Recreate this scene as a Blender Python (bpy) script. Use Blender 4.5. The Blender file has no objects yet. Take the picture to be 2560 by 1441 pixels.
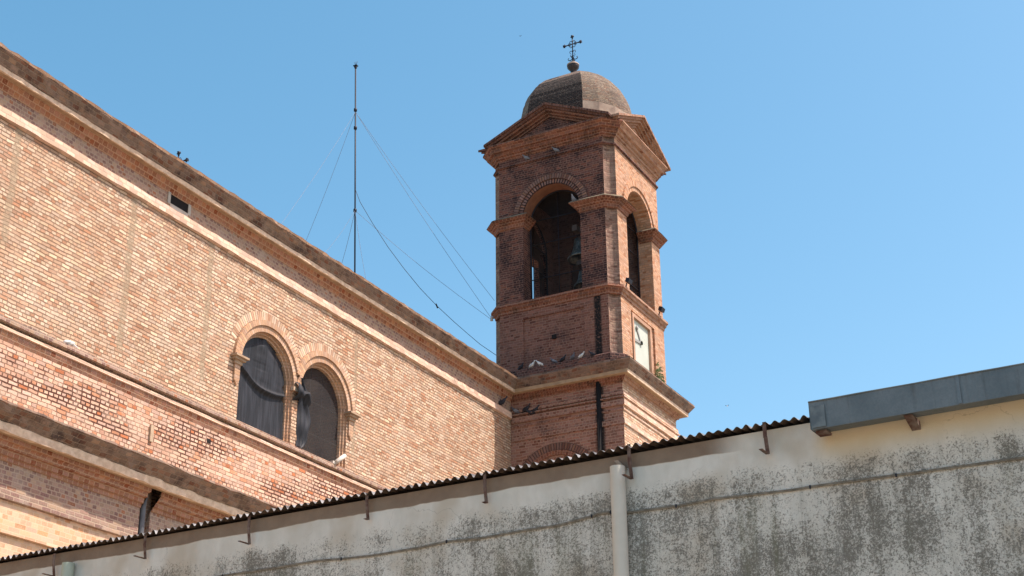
import bpy, bmesh, math, random
from mathutils import Vector, Matrix
R = math.radians
rnd = random.Random(7)
SC = bpy.context.scene
COL = SC.collection

# ------------------------------------------------------------------ camera
CAM = Vector((-41.0164, -21.7017, 1.6))
FPX = 3752.1                                   # focal length in photo pixels (2560 wide)
yaw, pit, rol = 0.484922, 0.412168, -0.009364
Fw = Vector((math.cos(pit)*math.cos(yaw), math.cos(pit)*math.sin(yaw), math.sin(pit)))
Rt = Fw.cross(Vector((0, 0, 1))).normalized()
Up = Rt.cross(Fw)
Rt, Up = Rt*math.cos(rol)+Up*math.sin(rol), Up*math.cos(rol)-Rt*math.sin(rol)
cd = bpy.data.cameras.new('camera'); cam = bpy.data.objects.new('camera', cd); COL.objects.link(cam)
cd.sensor_width = 36; cd.lens = FPX/2560*36; cd.clip_start = .1; cd.clip_end = 3000
cam.matrix_world = Matrix(((Rt.x, Up.x, -Fw.x, CAM.x), (Rt.y, Up.y, -Fw.y, CAM.y), (Rt.z, Up.z, -Fw.z, CAM.z), (0, 0, 0, 1)))
SC.camera = cam
# ------------------------------------------------------------------ world, sun, exposure
SUN_EL, SUN_AZ = R(60), math.atan2(.327, -.945)        # azimuth clockwise from +Y
w = bpy.data.worlds.new('World'); SC.world = w; w.use_nodes = True
nt = w.node_tree; bg = nt.nodes['Background']
sky = nt.nodes.new('ShaderNodeTexSky'); sky.sky_type = 'NISHITA'; sky.sun_disc = False
sky.sun_elevation = SUN_EL; sky.sun_rotation = SUN_AZ
sky.air_density = 1.0; sky.dust_density = 1.6; sky.ozone_density = 1.5; sky.altitude = 50
sp_ = nt.nodes.new('ShaderNodeSeparateColor'); cb_ = nt.nodes.new('ShaderNodeCombineColor'); nt.links.new(sky.outputs[0], sp_.inputs[0])
def wm(op, a, b):
    x = nt.nodes.new('ShaderNodeMath'); x.operation = op
    if hasattr(a, 'is_output'): nt.links.new(a, x.inputs[0])
    else: x.inputs[0].default_value = a
    x.inputs[1].default_value = b; return x.outputs[0]
# the clean dry air of the photograph: deeper, less violet blue than the stock sky
nt.links.new(wm('MULTIPLY', wm('POWER', sp_.outputs[0], 1.45), .63), cb_.inputs[0])
nt.links.new(wm('MULTIPLY', wm('POWER', sp_.outputs[1], 1.04), 1.04), cb_.inputs[1])
nt.links.new(wm('MULTIPLY', sp_.outputs[2], 1.045), cb_.inputs[2])
nt.links.new(cb_.outputs[0], bg.inputs[0]); bg.inputs[1].default_value = .13
sd = bpy.data.lights.new('sun', 'SUN'); sun = bpy.data.objects.new('sun', sd); COL.objects.link(sun)
sd.energy = 4.2; sd.angle = R(.5); sd.color = (1, .93, .84)
sv = Vector((math.sin(SUN_AZ)*math.cos(SUN_EL), math.cos(SUN_AZ)*math.cos(SUN_EL), math.sin(SUN_EL)))
sun.rotation_euler = sv.to_track_quat('Z', 'Y').to_euler(); sun.location = (0, -20, 60)
SC.view_settings.view_transform = 'Standard'; SC.view_settings.look = 'None'
SC.view_settings.exposure = .75; SC.view_settings.gamma = 1

# ------------------------------------------------------------------ pixel (2560 px photo) -> metres on a plane of the real building
def ray(x, y): return Rt*(x-1280)-Up*(y-720.5)+Fw*FPX
def onx(X, x, y): r = ray(x, y); return CAM+r*((X-CAM.x)/r.x)
def ony(Y, x, y): r = ray(x, y); return CAM+r*((Y-CAM.y)/r.y)

# ------------------------------------------------------------------ mesh helpers
class MB:
    def __init__(s): s.v = []; s.f = []; s.uv = []; s.sm = []
    def face(s, pts, uv=None, sm=False):
        i = len(s.v); s.v += [tuple(p) for p in pts]; s.f.append(tuple(range(i, i+len(pts))))
        s.sm.append(sm)
        if uv is None:
            P = [Vector(p) for p in pts]; n = Vector((0, 0, 0))
            for k in range(len(P)): n += (P[k]-P[0]).cross(P[(k+1) % len(P)]-P[0])
            n = n.normalized() if n.length > 0 else Vector((0, 0, 1))
            ax, ay, az = abs(n.x), abs(n.y), abs(n.z)
            if az > .75: uv = [(p.x, p.y) for p in P]
            elif ax > ay*1.01: uv = [(p.y, p.z) for p in P]
            else: uv = [(p.x, p.z) for p in P]
        s.uv += list(uv); return s
    def box(s, x0, x1, y0, y1, z0, z1):
        a = [(x, y, z) for z in (z0, z1) for y in (y0, y1) for x in (x0, x1)]
        for q in ((0, 1, 5, 4), (2, 6, 7, 3), (0, 4, 6, 2), (1, 3, 7, 5), (4, 5, 7, 6), (0, 2, 3, 1)): s.face([a[k] for k in q])
        return s
    def obox(s, o, ax, ay, az):     # box from origin and three edge vectors
        o = Vector(o); ax, ay, az = Vector(ax), Vector(ay), Vector(az)
        a = [o+ax*i+ay*j+az*k for k in (0, 1) for j in (0, 1) for i in (0, 1)]
        for q in ((0, 1, 5, 4), (2, 6, 7, 3), (0, 4, 6, 2), (1, 3, 7, 5), (4, 5, 7, 6), (0, 2, 3, 1)): s.face([a[k] for k in q])
        return s
    def extrude(s, poly, vec):      # closed polygon (3-D) pushed along vec
        P = [Vector(p) for p in poly]; v = Vector(vec); Q = [p+v for p in P]
        s.face(P); s.face(list(reversed(Q)))
        for i in range(len(P)): j = (i+1) % len(P); s.face([P[j], P[i], Q[i], Q[j]])
        return s
    def tube(s, pts, r, n=8, cap=True, sm=True):
        P = [Vector(p) for p in pts]; rings = []; rr = r if isinstance(r, (list, tuple)) else [r]*len(P)
        for i, p in enumerate(P):
            d = (P[min(i+1, len(P)-1)]-P[max(i-1, 0)]).normalized()
            a = d.cross(Vector((0, 0, 1))); a = a.normalized() if a.length > .05 else Vector((1, 0, 0))
            b = d.cross(a).normalized()
            rings.append([p+(a*math.cos(2*math.pi*k/n)+b*math.sin(2*math.pi*k/n))*rr[i] for k in range(n)])
        for i in range(len(P)-1):
            for k in range(n):
                l = (k+1) % n; s.face([rings[i][k], rings[i][l], rings[i+1][l], rings[i+1][k]], sm=sm)
        if cap: s.face(list(reversed(rings[0]))); s.face(rings[-1])
        return s
    def lathe(s, prof, c, n=24, M=None):
        c = Vector(c); g = []
        for r, z in prof:
            g.append([(M @ Vector((r*math.cos(2*math.pi*k/n), r*math.sin(2*math.pi*k/n), z)) if M else Vector((r*math.cos(2*math.pi*k/n), r*math.sin(2*math.pi*k/n), z)))+c for k in range(n)])
        for i in range(len(g)-1):
            for k in range(n):
                l = (k+1) % n; s.face([g[i][k], g[i][l], g[i+1][l], g[i+1][k]], sm=True)
        return s
    def sweep(s, path, prof, closed=False, m0=None, m1=None, seg=.6, jit=.006, v0=0., caps=True):
        """profile [(outward, z)] carried along a plan path (outward = right of travel)"""
        P = [Vector((p[0], p[1])) for p in path]; n = len(P); mit = []
        def nrm(a, b): d = (b-a).normalized(); return Vector((d.y, -d.x))
        for i in range(n):
            if closed or 0 < i < n-1:
                a = nrm(P[i-1], P[i]); b = nrm(P[i], P[(i+1) % n]); m = (a+b)/(1+a.dot(b))
            elif i == 0: m = Vector(m0) if m0 else nrm(P[0], P[1])
            else: m = Vector(m1) if m1 else nrm(P[-2], P[-1])
            mit.append(m)
        L = [0.]
        for k in range(1, len(prof)): L.append(L[-1]+math.hypot(prof[k][0]-prof[k-1][0], prof[k][1]-prof[k-1][1]))
        st = []; dist = 0.
        for i in range(n if closed else n-1):
            a, b = P[i], P[(i+1) % n]; ln = (b-a).length; c = max(1, int(ln/seg))
            for k in range(c): t = k/c; st.append((a.lerp(b, t), mit[i].lerp(mit[(i+1) % n], t), dist+ln*t))
            dist += ln
        st.append((P[0], mit[0], dist) if closed else (P[-1], mit[-1], dist))
        cols = []
        for p, m, u in st:
            q = []
            for k, (o, z) in enumerate(prof):
                oo = o+rnd.uniform(-jit, jit); zz = z+rnd.uniform(-jit, jit)*.7
                q.append(Vector((p.x+m.x*oo, p.y+m.y*oo, zz)))
            cols.append((q, u))
        if closed: cols[-1] = (cols[0][0], cols[-1][1])
        for i in range(len(cols)-1):
            (a, ua), (b, ub) = cols[i], cols[i+1]
            for k in range(len(prof)-1):
                s.face([a[k], b[k], b[k+1], a[k+1]], uv=[(ua, v0-L[k]), (ub, v0-L[k]), (ub, v0-L[k+1]), (ua, v0-L[k+1])])
        if not closed and caps: s.face(cols[0][0]); s.face(list(reversed(cols[-1][0])))
        return s
    def ring(s, f, uc, zs, R0, R1, d0, d1, a0=0., a1=180., n=28, bl=.25):
        """half-round arch ring; f(u, z, d) maps wall coordinates (d outward) to the world"""
        for k in range(n):
            A = R(a0+(a1-a0)*k/n); B = R(a0+(a1-a0)*(k+1)/n); vm = (R0+R1)/2
            p = lambda r, t, d: f(uc+r*math.cos(t), zs+r*math.sin(t), d)
            va, vb = vm*A, vm*B
            s.face([p(R0, A, d1), p(R1, A, d1), p(R1, B, d1), p(R0, B, d1)], uv=[(0.004, va), (bl-.004, va), (bl-.004, vb), (0.004, vb)])
            s.face([p(R0, A, d0), p(R0, A, d1), p(R0, B, d1), p(R0, B, d0)], uv=[(0, va), (abs(d1-d0), va), (abs(d1-d0), vb), (0, vb)])
            s.face([p(R1, A, d0), p(R1, B, d0), p(R1, B, d1), p(R1, A, d1)], uv=[(0, va), (0, vb), (abs(d1-d0), vb), (abs(d1-d0), va)])
        return s
    def archwall(s, f, u0, u1, z0, z1, uc, Ro, zs, zb, d=0., n=24, flip=False):
        """wall face from u0..u1, z0..z1 with a round-headed opening"""
        F = lambda u, z: f(u, z, d)
        def q(a, b, c, e): s.face([F(*a), F(*b), F(*c), F(*e)], uv=[a, b, c, e])
        q((u0, z0), (uc-Ro, z0), (uc-Ro, z1), (u0, z1)); q((uc+Ro, z0), (u1, z0), (u1, z1), (uc+Ro, z1))
        if zb > z0: q((uc-Ro, z0), (uc+Ro, z0), (uc+Ro, zb), (uc-Ro, zb))
        for k in range(n):
            A = math.pi*k/n; B = math.pi*(k+1)/n
            a = (uc+Ro*math.cos(A), zs+Ro*math.sin(A)); b = (uc+Ro*math.cos(B), zs+Ro*math.sin(B))
            q(b, a, (a[0], z1), (b[0], z1))
        return s
    def reveal(s, f, uc, Ro, zs, zb, d0, d1, n=24, sill=True):
        def q(pts, uv): s.face([f(*p) for p in pts], uv=uv)
        q([(uc-Ro, zb, d0), (uc-Ro, zb, d1), (uc-Ro, zs, d1), (uc-Ro, zs, d0)], [(d0, zb), (d1, zb), (d1, zs), (d0, zs)])
        q([(uc+Ro, zb, d0), (uc+Ro, zb, d1), (uc+Ro, zs, d1), (uc+Ro, zs, d0)], [(d0, zb), (d1, zb), (d1, zs), (d0, zs)])
        if sill: q([(uc-Ro, zb, d0), (uc+Ro, zb, d0), (uc+Ro, zb, d1), (uc-Ro, zb, d1)], [(uc-Ro, d0), (uc+Ro, d0), (uc+Ro, d1), (uc-Ro, d1)])
        for k in range(n):
            A = math.pi*k/n; B = math.pi*(k+1)/n
            pa = (uc+Ro*math.cos(A), zs+Ro*math.sin(A)); pb = (uc+Ro*math.cos(B), zs+Ro*math.sin(B))
            q([(*pa, d0), (*pb, d0), (*pb, d1), (*pa, d1)], [(d0, Ro*A), (d0, Ro*B), (d1, Ro*B), (d1, Ro*A)])
        return s
    def build(s, name, mat, parent=None, label=None, merge=True):
        me = bpy.data.meshes.new(name); me.from_pydata(s.v, [], s.f)
        uvl = me.uv_layers.new(name='UVMap'); uvl.data.foreach_set('uv', [c for p in s.uv for c in p])
        me.polygons.foreach_set('use_smooth', s.sm)
        if merge:
            bm = bmesh.new(); bm.from_mesh(me); bmesh.ops.remove_doubles(bm, verts=bm.verts, dist=.0004)
            bmesh.ops.recalc_face_normals(bm, faces=bm.faces); bm.to_mesh(me); bm.free()
        me.materials.append(mat)
        o = bpy.data.objects.new(name, me); COL.objects.link(o)
        if parent is not None: 
            o.parent = parent
            if parent.type == 'EMPTY' and parent.parent is None: o.matrix_parent_inverse = Matrix.Translation(parent.location).inverted() if parent.rotation_euler.z == 0 else parent.matrix_basis.inverted()
        if label: o['label'] = label
        return o
def thing(name, label, cat, loc=(0, 0, 0), group=None):
    o = bpy.data.objects.new(name, None); COL.objects.link(o); o.location = loc
    o['label'] = label; o['category'] = cat
    if group: o['group'] = group
    return o
def tag(o, label, cat, group=None):
    o['label'] = label; o['category'] = cat
    if group: o['group'] = group
    return o

# ------------------------------------------------------------------ node helpers
class NT:
    def __init__(s, name):
        s.m = bpy.data.materials.new(name); s.m.use_nodes = True; s.t = s.m.node_tree
        s.b = s.t.nodes['Principled BSDF']; s.b.inputs['Specular IOR Level'].default_value = .25
    def n(s, typ, **kw):
        x = s.t.nodes.new(typ)
        for k, v in kw.items(): setattr(x, k, v)
        return x
    def L(s, a, b): s.t.links.new(a, b)
    def _in(s, sock, v):
        if hasattr(v, 'is_output'): s.L(v, sock)
        elif v is not None: sock.default_value = v
    def math(s, op, a, b=None, c=None, clamp=False):
        x = s.n('ShaderNodeMath', operation=op); x.use_clamp = clamp
        s._in(x.inputs[0], a); s._in(x.inputs[1], b)
        if c is not None: s._in(x.inputs[2], c)
        return x.outputs[0]
    def mix(s, fac, a, b, blend='MIX'):
        x = s.n('ShaderNodeMix', data_type='RGBA', blend_type=blend); s._in(x.inputs[0], fac)
        s._in(x.inputs[6], (*a, 1) if isinstance(a, tuple) else a); s._in(x.inputs[7], (*b, 1) if isinstance(b, tuple) else b)
        return x.outputs[2]
    def noise(s, vec, scale, detail=3, rough=.55, out=0, dist=0):
        x = s.n('ShaderNodeTexNoise'); x.inputs['Scale'].default_value = scale; x.inputs['Detail'].default_value = detail
        x.inputs['Roughness'].default_value = rough; x.inputs['Distortion'].default_value = dist
        if vec is not None: s.L(vec, x.inputs['Vector'])
        return x.outputs[out]
    def step(s, v, lo, hi):
        x = s.n('ShaderNodeMapRange', interpolation_type='SMOOTHSTEP'); s._in(x.inputs[0], v); s._in(x.inputs[1], lo); s._in(x.inputs[2], hi); return x.outputs[0]
    def ramp(s, v, stops, interp='LINEAR'):
        x = s.n('ShaderNodeValToRGB'); x.color_ramp.interpolation = interp; e = x.color_ramp.elements
        while len(e) < len(stops): e.new(.5)
        for k, (p, c) in enumerate(stops): e[k].position = p; e[k].color = (*c, 1)
        s._in(x.inputs[0], v); return x.outputs[0]
    def comb(s, x, y, z=0.):
        c = s.n('ShaderNodeCombineXYZ'); s._in(c.inputs[0], x); s._in(c.inputs[1], y); s._in(c.inputs[2], z); return c.outputs[0]
    def sep(s, v): c = s.n('ShaderNodeSeparateXYZ'); s.L(v, c.inputs[0]); return c.outputs
    def scale(s, v, k):
        x = s.n('ShaderNodeVectorMath', operation='MULTIPLY'); s.L(v, x.inputs[0]); x.inputs[1].default_value = k; return x.outputs[0]
    def bump(s, h, strength=.5, dist=.02):
        x = s.n('ShaderNodeBump'); x.inputs['Strength'].default_value = strength; x.inputs['Distance'].default_value = dist
        s._in(x.inputs['Height'], h); s.L(x.outputs[0], s.b.inputs['Normal'])
    def col(s, c): s._in(s.b.inputs['Base Color'], (*c, 1) if isinstance(c, tuple) else c)

def brick(name, pal, mortar, wid=.26, hgt=.09, joint=.012, bump=.9, dist=.02, rag=.5, soot=None, smear=0., smearcol=(.45, .36, .26),
          shift=.5, ragn=9., header=.35, open_j=None, streaks=None, tint=None, wash=None, crust=None, vj=1.):
    """coursed brick from UVs in metres: every brick gets its own tone, ragged joints, soot and mortar smears as noise-shaped patches"""
    k = NT(name); tc = k.n('ShaderNodeTexCoord'); uv = tc.outputs['UV']; ob = tc.outputs['Object']
    wob = k.noise(uv, 2.2, 2); wob2 = k.noise(uv, 11, 2)
    x, y, _ = k.sep(uv)
    x = k.math('ADD', x, k.math('MULTIPLY', k.math('SUBTRACT', wob2, .5), .03*rag))
    y = k.math('ADD', y, k.math('ADD', k.math('MULTIPLY', k.math('SUBTRACT', wob, .5), .05*rag), k.math('MULTIPLY', k.math('SUBTRACT', wob2, .5), .018*rag)))
    r = k.math('DIVIDE', y, hgt); row = k.math('FLOOR', r); fv = k.math('SUBTRACT', r, row)
    wn = k.n('ShaderNodeTexWhiteNoise', noise_dimensions='1D'); k.L(row, wn.inputs['W']); rr = wn.outputs['Value']
    if shift:
        wrow = k.math('MULTIPLY', k.math('ADD', 1., k.math('MULTIPLY', k.math('LESS_THAN', rr, header), -.48)), wid)
        c = k.math('ADD', k.math('ADD', k.math('DIVIDE', x, wrow), k.math('MULTIPLY', k.math('FLOORED_MODULO', row, 2.), shift)), k.math('MULTIPLY', rr, .35))
    else: wrow = wid; c = k.math('DIVIDE', x, wid)
    cl = k.math('FLOOR', c); fu = k.math('SUBTRACT', c, cl)
    w2 = k.n('ShaderNodeTexWhiteNoise', noise_dimensions='2D'); k.L(k.comb(cl, row), w2.inputs['Vector']); rb = w2.outputs['Value']
    w3 = k.n('ShaderNodeTexWhiteNoise', noise_dimensions='2D'); k.L(k.comb(k.math('ADD', cl, 37.3), row), w3.inputs['Vector']); rb2 = w3.outputs['Value']
    du = k.math('MULTIPLY', k.math('MULTIPLY', k.math('MINIMUM', fu, k.math('SUBTRACT', 1., fu)), wrow), vj)
    dv = k.math('MULTIPLY', k.math('MINIMUM', fv, k.math('SUBTRACT', 1., fv)), hgt)
    dd = k.math('SMOOTH_MIN', du, dv, .012)
    fine = k.noise(uv, 34, 3, .65); mid = k.noise(uv, ragn, 3, .6)
    jw = k.math('MULTIPLY', k.math('ADD', .35, k.math('MULTIPLY', mid, 1.3)), joint*.5)
    if open_j is not None:
        op = k.step(k.noise(k.scale(uv, (.45, 1.3, 1)), .8, 4, .6), .44, .6)
        jw = k.math('MULTIPLY', jw, k.math('ADD', .45, k.math('MULTIPLY', op, open_j)))
    edge = k.math('ADD', dd, k.math('MULTIPLY', k.math('SUBTRACT', fine, .5), .010*rag))
    inb = k.step(edge, jw, k.math('ADD', jw, .006))
    bc = k.ramp(rb, pal, 'CONSTANT' if len(pal) > 5 else 'LINEAR')
    hs = k.n('ShaderNodeHueSaturation'); k.L(bc, hs.inputs['Color']); k.L(k.math('ADD', .78, k.math('MULTIPLY', rb2, .44)), hs.inputs['Value'])
    k.L(k.math('ADD', .85, k.math('MULTIPLY', rb, .3)), hs.inputs['Saturation'])
    colr = k.mix(k.math('MULTIPLY', k.step(fine, .35, .75), .35), hs.outputs[0], tuple(min(.9, q*1.25) for q in mortar) if not tint else tint)
    mo = mortar
    if open_j is not None: mo = k.mix(op, mortar, (.10, .04, .025))
    colr = k.mix(inb, mo, colr)
    h = k.math('ADD', k.math('MULTIPLY', inb, k.math('ADD', .75, k.math('MULTIPLY', rb2, .25))), k.math('MULTIPLY', fine, .3))
    if smear:
        sm = k.math('MULTIPLY', k.step(k.noise(uv, 1.7, 5, .7), .5, .66), smear); colr = k.mix(sm, colr, smearcol)
    if wash:
        colr = k.mix(k.math('MULTIPLY', k.step(k.noise(k.scale(uv, (1, .6, 1)), .7, 5, .7), .36, .64), wash[0]), colr, wash[1], 'MULTIPLY')
    if soot:
        amt, lo, hi, sc = soot[:4]; sn = k.noise(k.scale(ob, (1, 1, .8)), sc, 5, .68)
        if crust: sn = k.math('ADD', sn, k.math('MULTIPLY', k.math('SUBTRACT', 1., k.step(k.math('ADD', k.sep(ob)[2], k.math('MULTIPLY', sn, .8)), crust[1]+.3, crust[0]+.3)), .75))
        so = k.math('MULTIPLY', k.step(sn, lo, hi), k.math('ADD', .9 if crust else .55, k.math('MULTIPLY', rb2, .1 if crust else .6), clamp=True))
        so = k.math('MULTIPLY', so, amt); so2 = k.math('MULTIPLY', so, k.math('ADD', k.math('MULTIPLY', k.step(mid, .35, .6), .75), k.math('MULTIPLY', inb, 1.), clamp=True))
        colr = k.mix(so2, colr, soot[4] if len(soot) > 4 else (.028, .018, .018))
    if streaks:
        for xc, zb, zt, hw, a in streaks:
            ux, uy, _ = k.sep(uv)
            off = k.math('MULTIPLY', k.math('SUBTRACT', k.noise(k.scale(uv, (.6, 1, 1)), 1.3, 4), .5), .22)
            mk = k.math('SUBTRACT', 1., k.step(k.math('ABSOLUTE', k.math('SUBTRACT', k.math('ADD', ux, off) if streaks is not STAIN else ux, xc)), hw*.45, hw))
            mk = k.math('MULTIPLY', mk, k.math('MULTIPLY', k.step(uy, zb, zb+.3), k.math('SUBTRACT', 1., k.step(uy, zt-.1, zt))))
            mk = k.math('MULTIPLY', k.math('MULTIPLY', mk, k.step(k.noise(uv, 14, 3), .2, .5)), a)
            colr = k.mix(mk, colr, STAINC if streaks is STAIN else (.31, .235, .155)); h = k.math('MULTIPLY', h, k.math('SUBTRACT', 1., k.math('MULTIPLY', mk, .8)))
    k.col(colr); k.b.inputs['Roughness'].default_value = .92; k.bump(h, bump, dist); return k.m

def plain(name, c, rough=.7, metal=0., var=.25, sc=6., bump=.2, c2=None, spec=.25, bd=.01):
    k = NT(name); tc = k.n('ShaderNodeTexCoord'); n1 = k.noise(tc.outputs['Object'], sc, 4, .6)
    k.col(k.mix(k.step(n1, .3, .7), c, c2 or tuple(q*(1-var) for q in c))); k.b.inputs['Roughness'].default_value = rough
    k.b.inputs['Metallic'].default_value = metal; k.b.inputs['Specular IOR Level'].default_value = spec
    if bump: k.bump(k.noise(tc.outputs['Object'], sc*4, 3), bump, bd)
    return k.m

PAL_NAVE = [(0, (.60, .425, .29)), (.22, (.65, .485, .34)), (.42, (.55, .37, .25)), (.58, (.51, .315, .212)), (.72, (.59, .41, .285)), (.86, (.46, .265, .175)), (.93, (.68, .53, .385))]
PAL_RED = [(0, (.60, .37, .26)), (.25, (.64, .41, .29)), (.45, (.56, .32, .22)), (.65, (.65, .44, .32)), (.87, (.54, .28, .18)), (.96, (.47, .19, .11))]
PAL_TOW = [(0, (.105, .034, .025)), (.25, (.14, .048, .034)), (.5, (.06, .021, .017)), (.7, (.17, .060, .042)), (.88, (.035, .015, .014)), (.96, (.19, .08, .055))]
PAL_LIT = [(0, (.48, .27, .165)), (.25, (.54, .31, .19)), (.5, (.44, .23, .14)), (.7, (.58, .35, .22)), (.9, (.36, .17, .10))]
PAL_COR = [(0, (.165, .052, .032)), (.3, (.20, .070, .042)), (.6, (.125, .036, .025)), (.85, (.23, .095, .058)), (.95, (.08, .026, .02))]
M = {}
STAIN = [(-3.17, 18.6, 21.3, .17, 1.), (-3.18, 12., 18.1, .20, .9)]
STAINC = (.012, .01, .01)
M['nave'] = brick('nave_brick', PAL_NAVE, (.235, .15, .098), .24, .086, .018, 1., .022, 1., smear=.45, smearcol=(.54, .385, .275),
                  streaks=[(-18.15, 13.3, 17.3, .14, .7), (-15.37, 13.5, 17.3, .12, .7), (-21.7, 14.4, 17.3, .13, .7), (-9.03, 13.4, 17.0, .09, .7)], wash=(.6, (.84, .74, .66)), vj=1.8)
M['nave_red'] = brick('nave_red_brick', PAL_RED, (.34, .20, .13), .27, .092, .017, .9, .025, .8, open_j=1.25, smear=.5, smearcol=(.60, .42, .30))
M['nave_low'] = brick('nave_low_brick', [(0, (.58, .36, .23)), (.3, (.62, .38, .24)), (.6, (.54, .31, .19)), (.8, (.60, .42, .27)), (.93, (.5, .27, .16))], (.66, .46, .30), .3, .1, .009, .25, .01, .4, smear=.3, smearcol=(.66, .48, .31))
M['frieze'] = brick('frieze_brick', [(0, (.26, .145, .105)), (.3, (.32, .20, .145)), (.5, (.21, .115, .095)), (.7, (.34, .235, .165)), (.88, (.28, .13, .08)), (.96, (.18, .105, .095))], (.40, .285, .21), .25, .092, .018, .6, .015, .7, smear=.4, smearcol=(.42, .34, .27))
M['corbel'] = brick('corbel_brick', [(0, (.28, .115, .07)), (.3, (.33, .15, .09)), (.6, (.24, .09, .052)), (.85, (.37, .20, .125)), (.95, (.19, .06, .036))], (.44, .27, .175), .15, .12, .014, .7, .015, .5, smear=.35, smearcol=(.34, .205, .13), header=0)
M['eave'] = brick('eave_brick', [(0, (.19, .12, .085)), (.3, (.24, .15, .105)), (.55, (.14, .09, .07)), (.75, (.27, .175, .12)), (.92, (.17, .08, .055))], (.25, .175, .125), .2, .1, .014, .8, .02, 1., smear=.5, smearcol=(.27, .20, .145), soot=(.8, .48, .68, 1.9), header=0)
M['eave_dark'] = brick('shaded_eave_brick', [(0, (.17, .10, .075)), (.3, (.21, .13, .09)), (.55, (.12, .075, .06)), (.75, (.24, .155, .11)), (.92, (.15, .065, .045))], (.24, .16, .115), .2, .1, .014, .8, .02, .9, smear=.4, smearcol=(.25, .18, .13), soot=(.8, .48, .68, 1.9), header=0)  # eave brick with its soot patches, copied darker: shade painted into the palette
M['cream'] = plain('weathered_render', (.70, .53, .38), .9, c2=(.50, .36, .25), sc=7, bump=.6)
M['pink'] = brick('string_brick', [(0, (.66, .46, .34)), (.5, (.60, .40, .285)), (.8, (.70, .50, .38))], (.54, .36, .26), .25, .1, .01, .5, .012, .5, header=0)
M['tan'] = plain('soffit_plaster', (.42, .29, .18), .9, c2=(.32, .21, .13), sc=4)
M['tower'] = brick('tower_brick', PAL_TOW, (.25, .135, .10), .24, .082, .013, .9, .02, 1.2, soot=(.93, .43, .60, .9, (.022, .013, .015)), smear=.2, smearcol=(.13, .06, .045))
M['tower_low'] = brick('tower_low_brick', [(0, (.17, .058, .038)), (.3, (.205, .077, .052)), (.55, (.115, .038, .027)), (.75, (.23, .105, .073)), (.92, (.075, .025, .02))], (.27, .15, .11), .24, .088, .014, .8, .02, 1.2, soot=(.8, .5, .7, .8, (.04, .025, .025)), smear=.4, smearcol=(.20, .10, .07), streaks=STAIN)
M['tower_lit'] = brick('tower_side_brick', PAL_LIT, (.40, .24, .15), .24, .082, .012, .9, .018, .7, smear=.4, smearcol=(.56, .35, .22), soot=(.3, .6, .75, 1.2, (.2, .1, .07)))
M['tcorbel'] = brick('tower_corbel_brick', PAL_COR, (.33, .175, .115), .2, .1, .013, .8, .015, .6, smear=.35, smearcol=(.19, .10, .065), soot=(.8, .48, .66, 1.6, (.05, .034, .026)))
M['side_corbel'] = brick('side_corbel_brick', [(0, (.29, .15, .098)), (.3, (.34, .19, .125)), (.6, (.235, .112, .075)), (.85, (.37, .22, .15)), (.95, (.17, .075, .05))], (.40, .25, .17), .2, .1, .012, .7, .015, .5, smear=.4, smearcol=(.46, .28, .18))  # lit copy of the tower corbel brick, sunlight painted into its paler tones
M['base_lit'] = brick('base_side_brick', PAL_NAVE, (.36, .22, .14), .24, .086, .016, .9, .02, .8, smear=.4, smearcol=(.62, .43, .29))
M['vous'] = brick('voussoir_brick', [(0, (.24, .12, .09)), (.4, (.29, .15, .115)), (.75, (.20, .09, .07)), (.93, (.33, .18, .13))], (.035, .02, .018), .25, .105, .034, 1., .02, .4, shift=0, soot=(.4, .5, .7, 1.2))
M['vous_lit'] = brick('nave_moulding_brick', [(0, (.55, .36, .24)), (.5, (.50, .32, .21)), (.8, (.59, .40, .27))], (.36, .23, .15), .25, .085, .009, .5, .012, .5, shift=0, smear=.5, smearcol=(.50, .325, .22), wash=(.8, (.84, .72, .64)))
M['fan'] = brick('nave_voussoir_brick', PAL_NAVE, (.28, .18, .12), .25, .085, .012, .9, .02, .6, shift=0, smear=.4, smearcol=(.60, .44, .28))
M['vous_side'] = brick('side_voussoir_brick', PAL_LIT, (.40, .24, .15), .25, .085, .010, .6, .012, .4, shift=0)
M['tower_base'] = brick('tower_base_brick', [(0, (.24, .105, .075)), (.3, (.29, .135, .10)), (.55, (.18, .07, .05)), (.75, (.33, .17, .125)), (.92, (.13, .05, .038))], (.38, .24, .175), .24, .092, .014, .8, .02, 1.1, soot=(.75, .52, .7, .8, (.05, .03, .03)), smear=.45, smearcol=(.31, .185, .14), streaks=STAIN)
M['rake'] = brick('sooty_rake_brick', [(0, (.12, .045, .034)), (.3, (.15, .06, .042)), (.6, (.08, .03, .024)), (.85, (.18, .08, .055)), (.95, (.05, .022, .018))], (.24, .135, .10), .2, .09, .014, .8, .02, .9, smear=.3, smearcol=(.14, .08, .06), soot=(.8, .45, .62, 1.5))
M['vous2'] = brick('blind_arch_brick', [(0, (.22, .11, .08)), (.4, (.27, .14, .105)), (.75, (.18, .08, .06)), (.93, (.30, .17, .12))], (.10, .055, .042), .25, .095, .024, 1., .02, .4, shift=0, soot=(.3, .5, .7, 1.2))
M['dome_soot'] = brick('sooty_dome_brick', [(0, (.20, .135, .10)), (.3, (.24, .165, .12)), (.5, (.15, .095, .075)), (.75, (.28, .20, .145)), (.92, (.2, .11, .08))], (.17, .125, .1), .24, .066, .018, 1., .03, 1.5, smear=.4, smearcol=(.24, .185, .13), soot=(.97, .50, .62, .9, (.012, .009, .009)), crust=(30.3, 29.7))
M['shaft'] = brick('corner_shaft_brick', [(0, (.26, .15, .105)), (.3, (.33, .20, .145)), (.55, (.19, .10, .075)), (.75, (.38, .26, .19)), (.92, (.13, .07, .055))], (.24, .15, .11), .24, .082, .016, .9, .02, 1., smear=.4, smearcol=(.36, .26, .19), soot=(.7, .52, .68, 1.1, (.05, .035, .03)))
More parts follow.
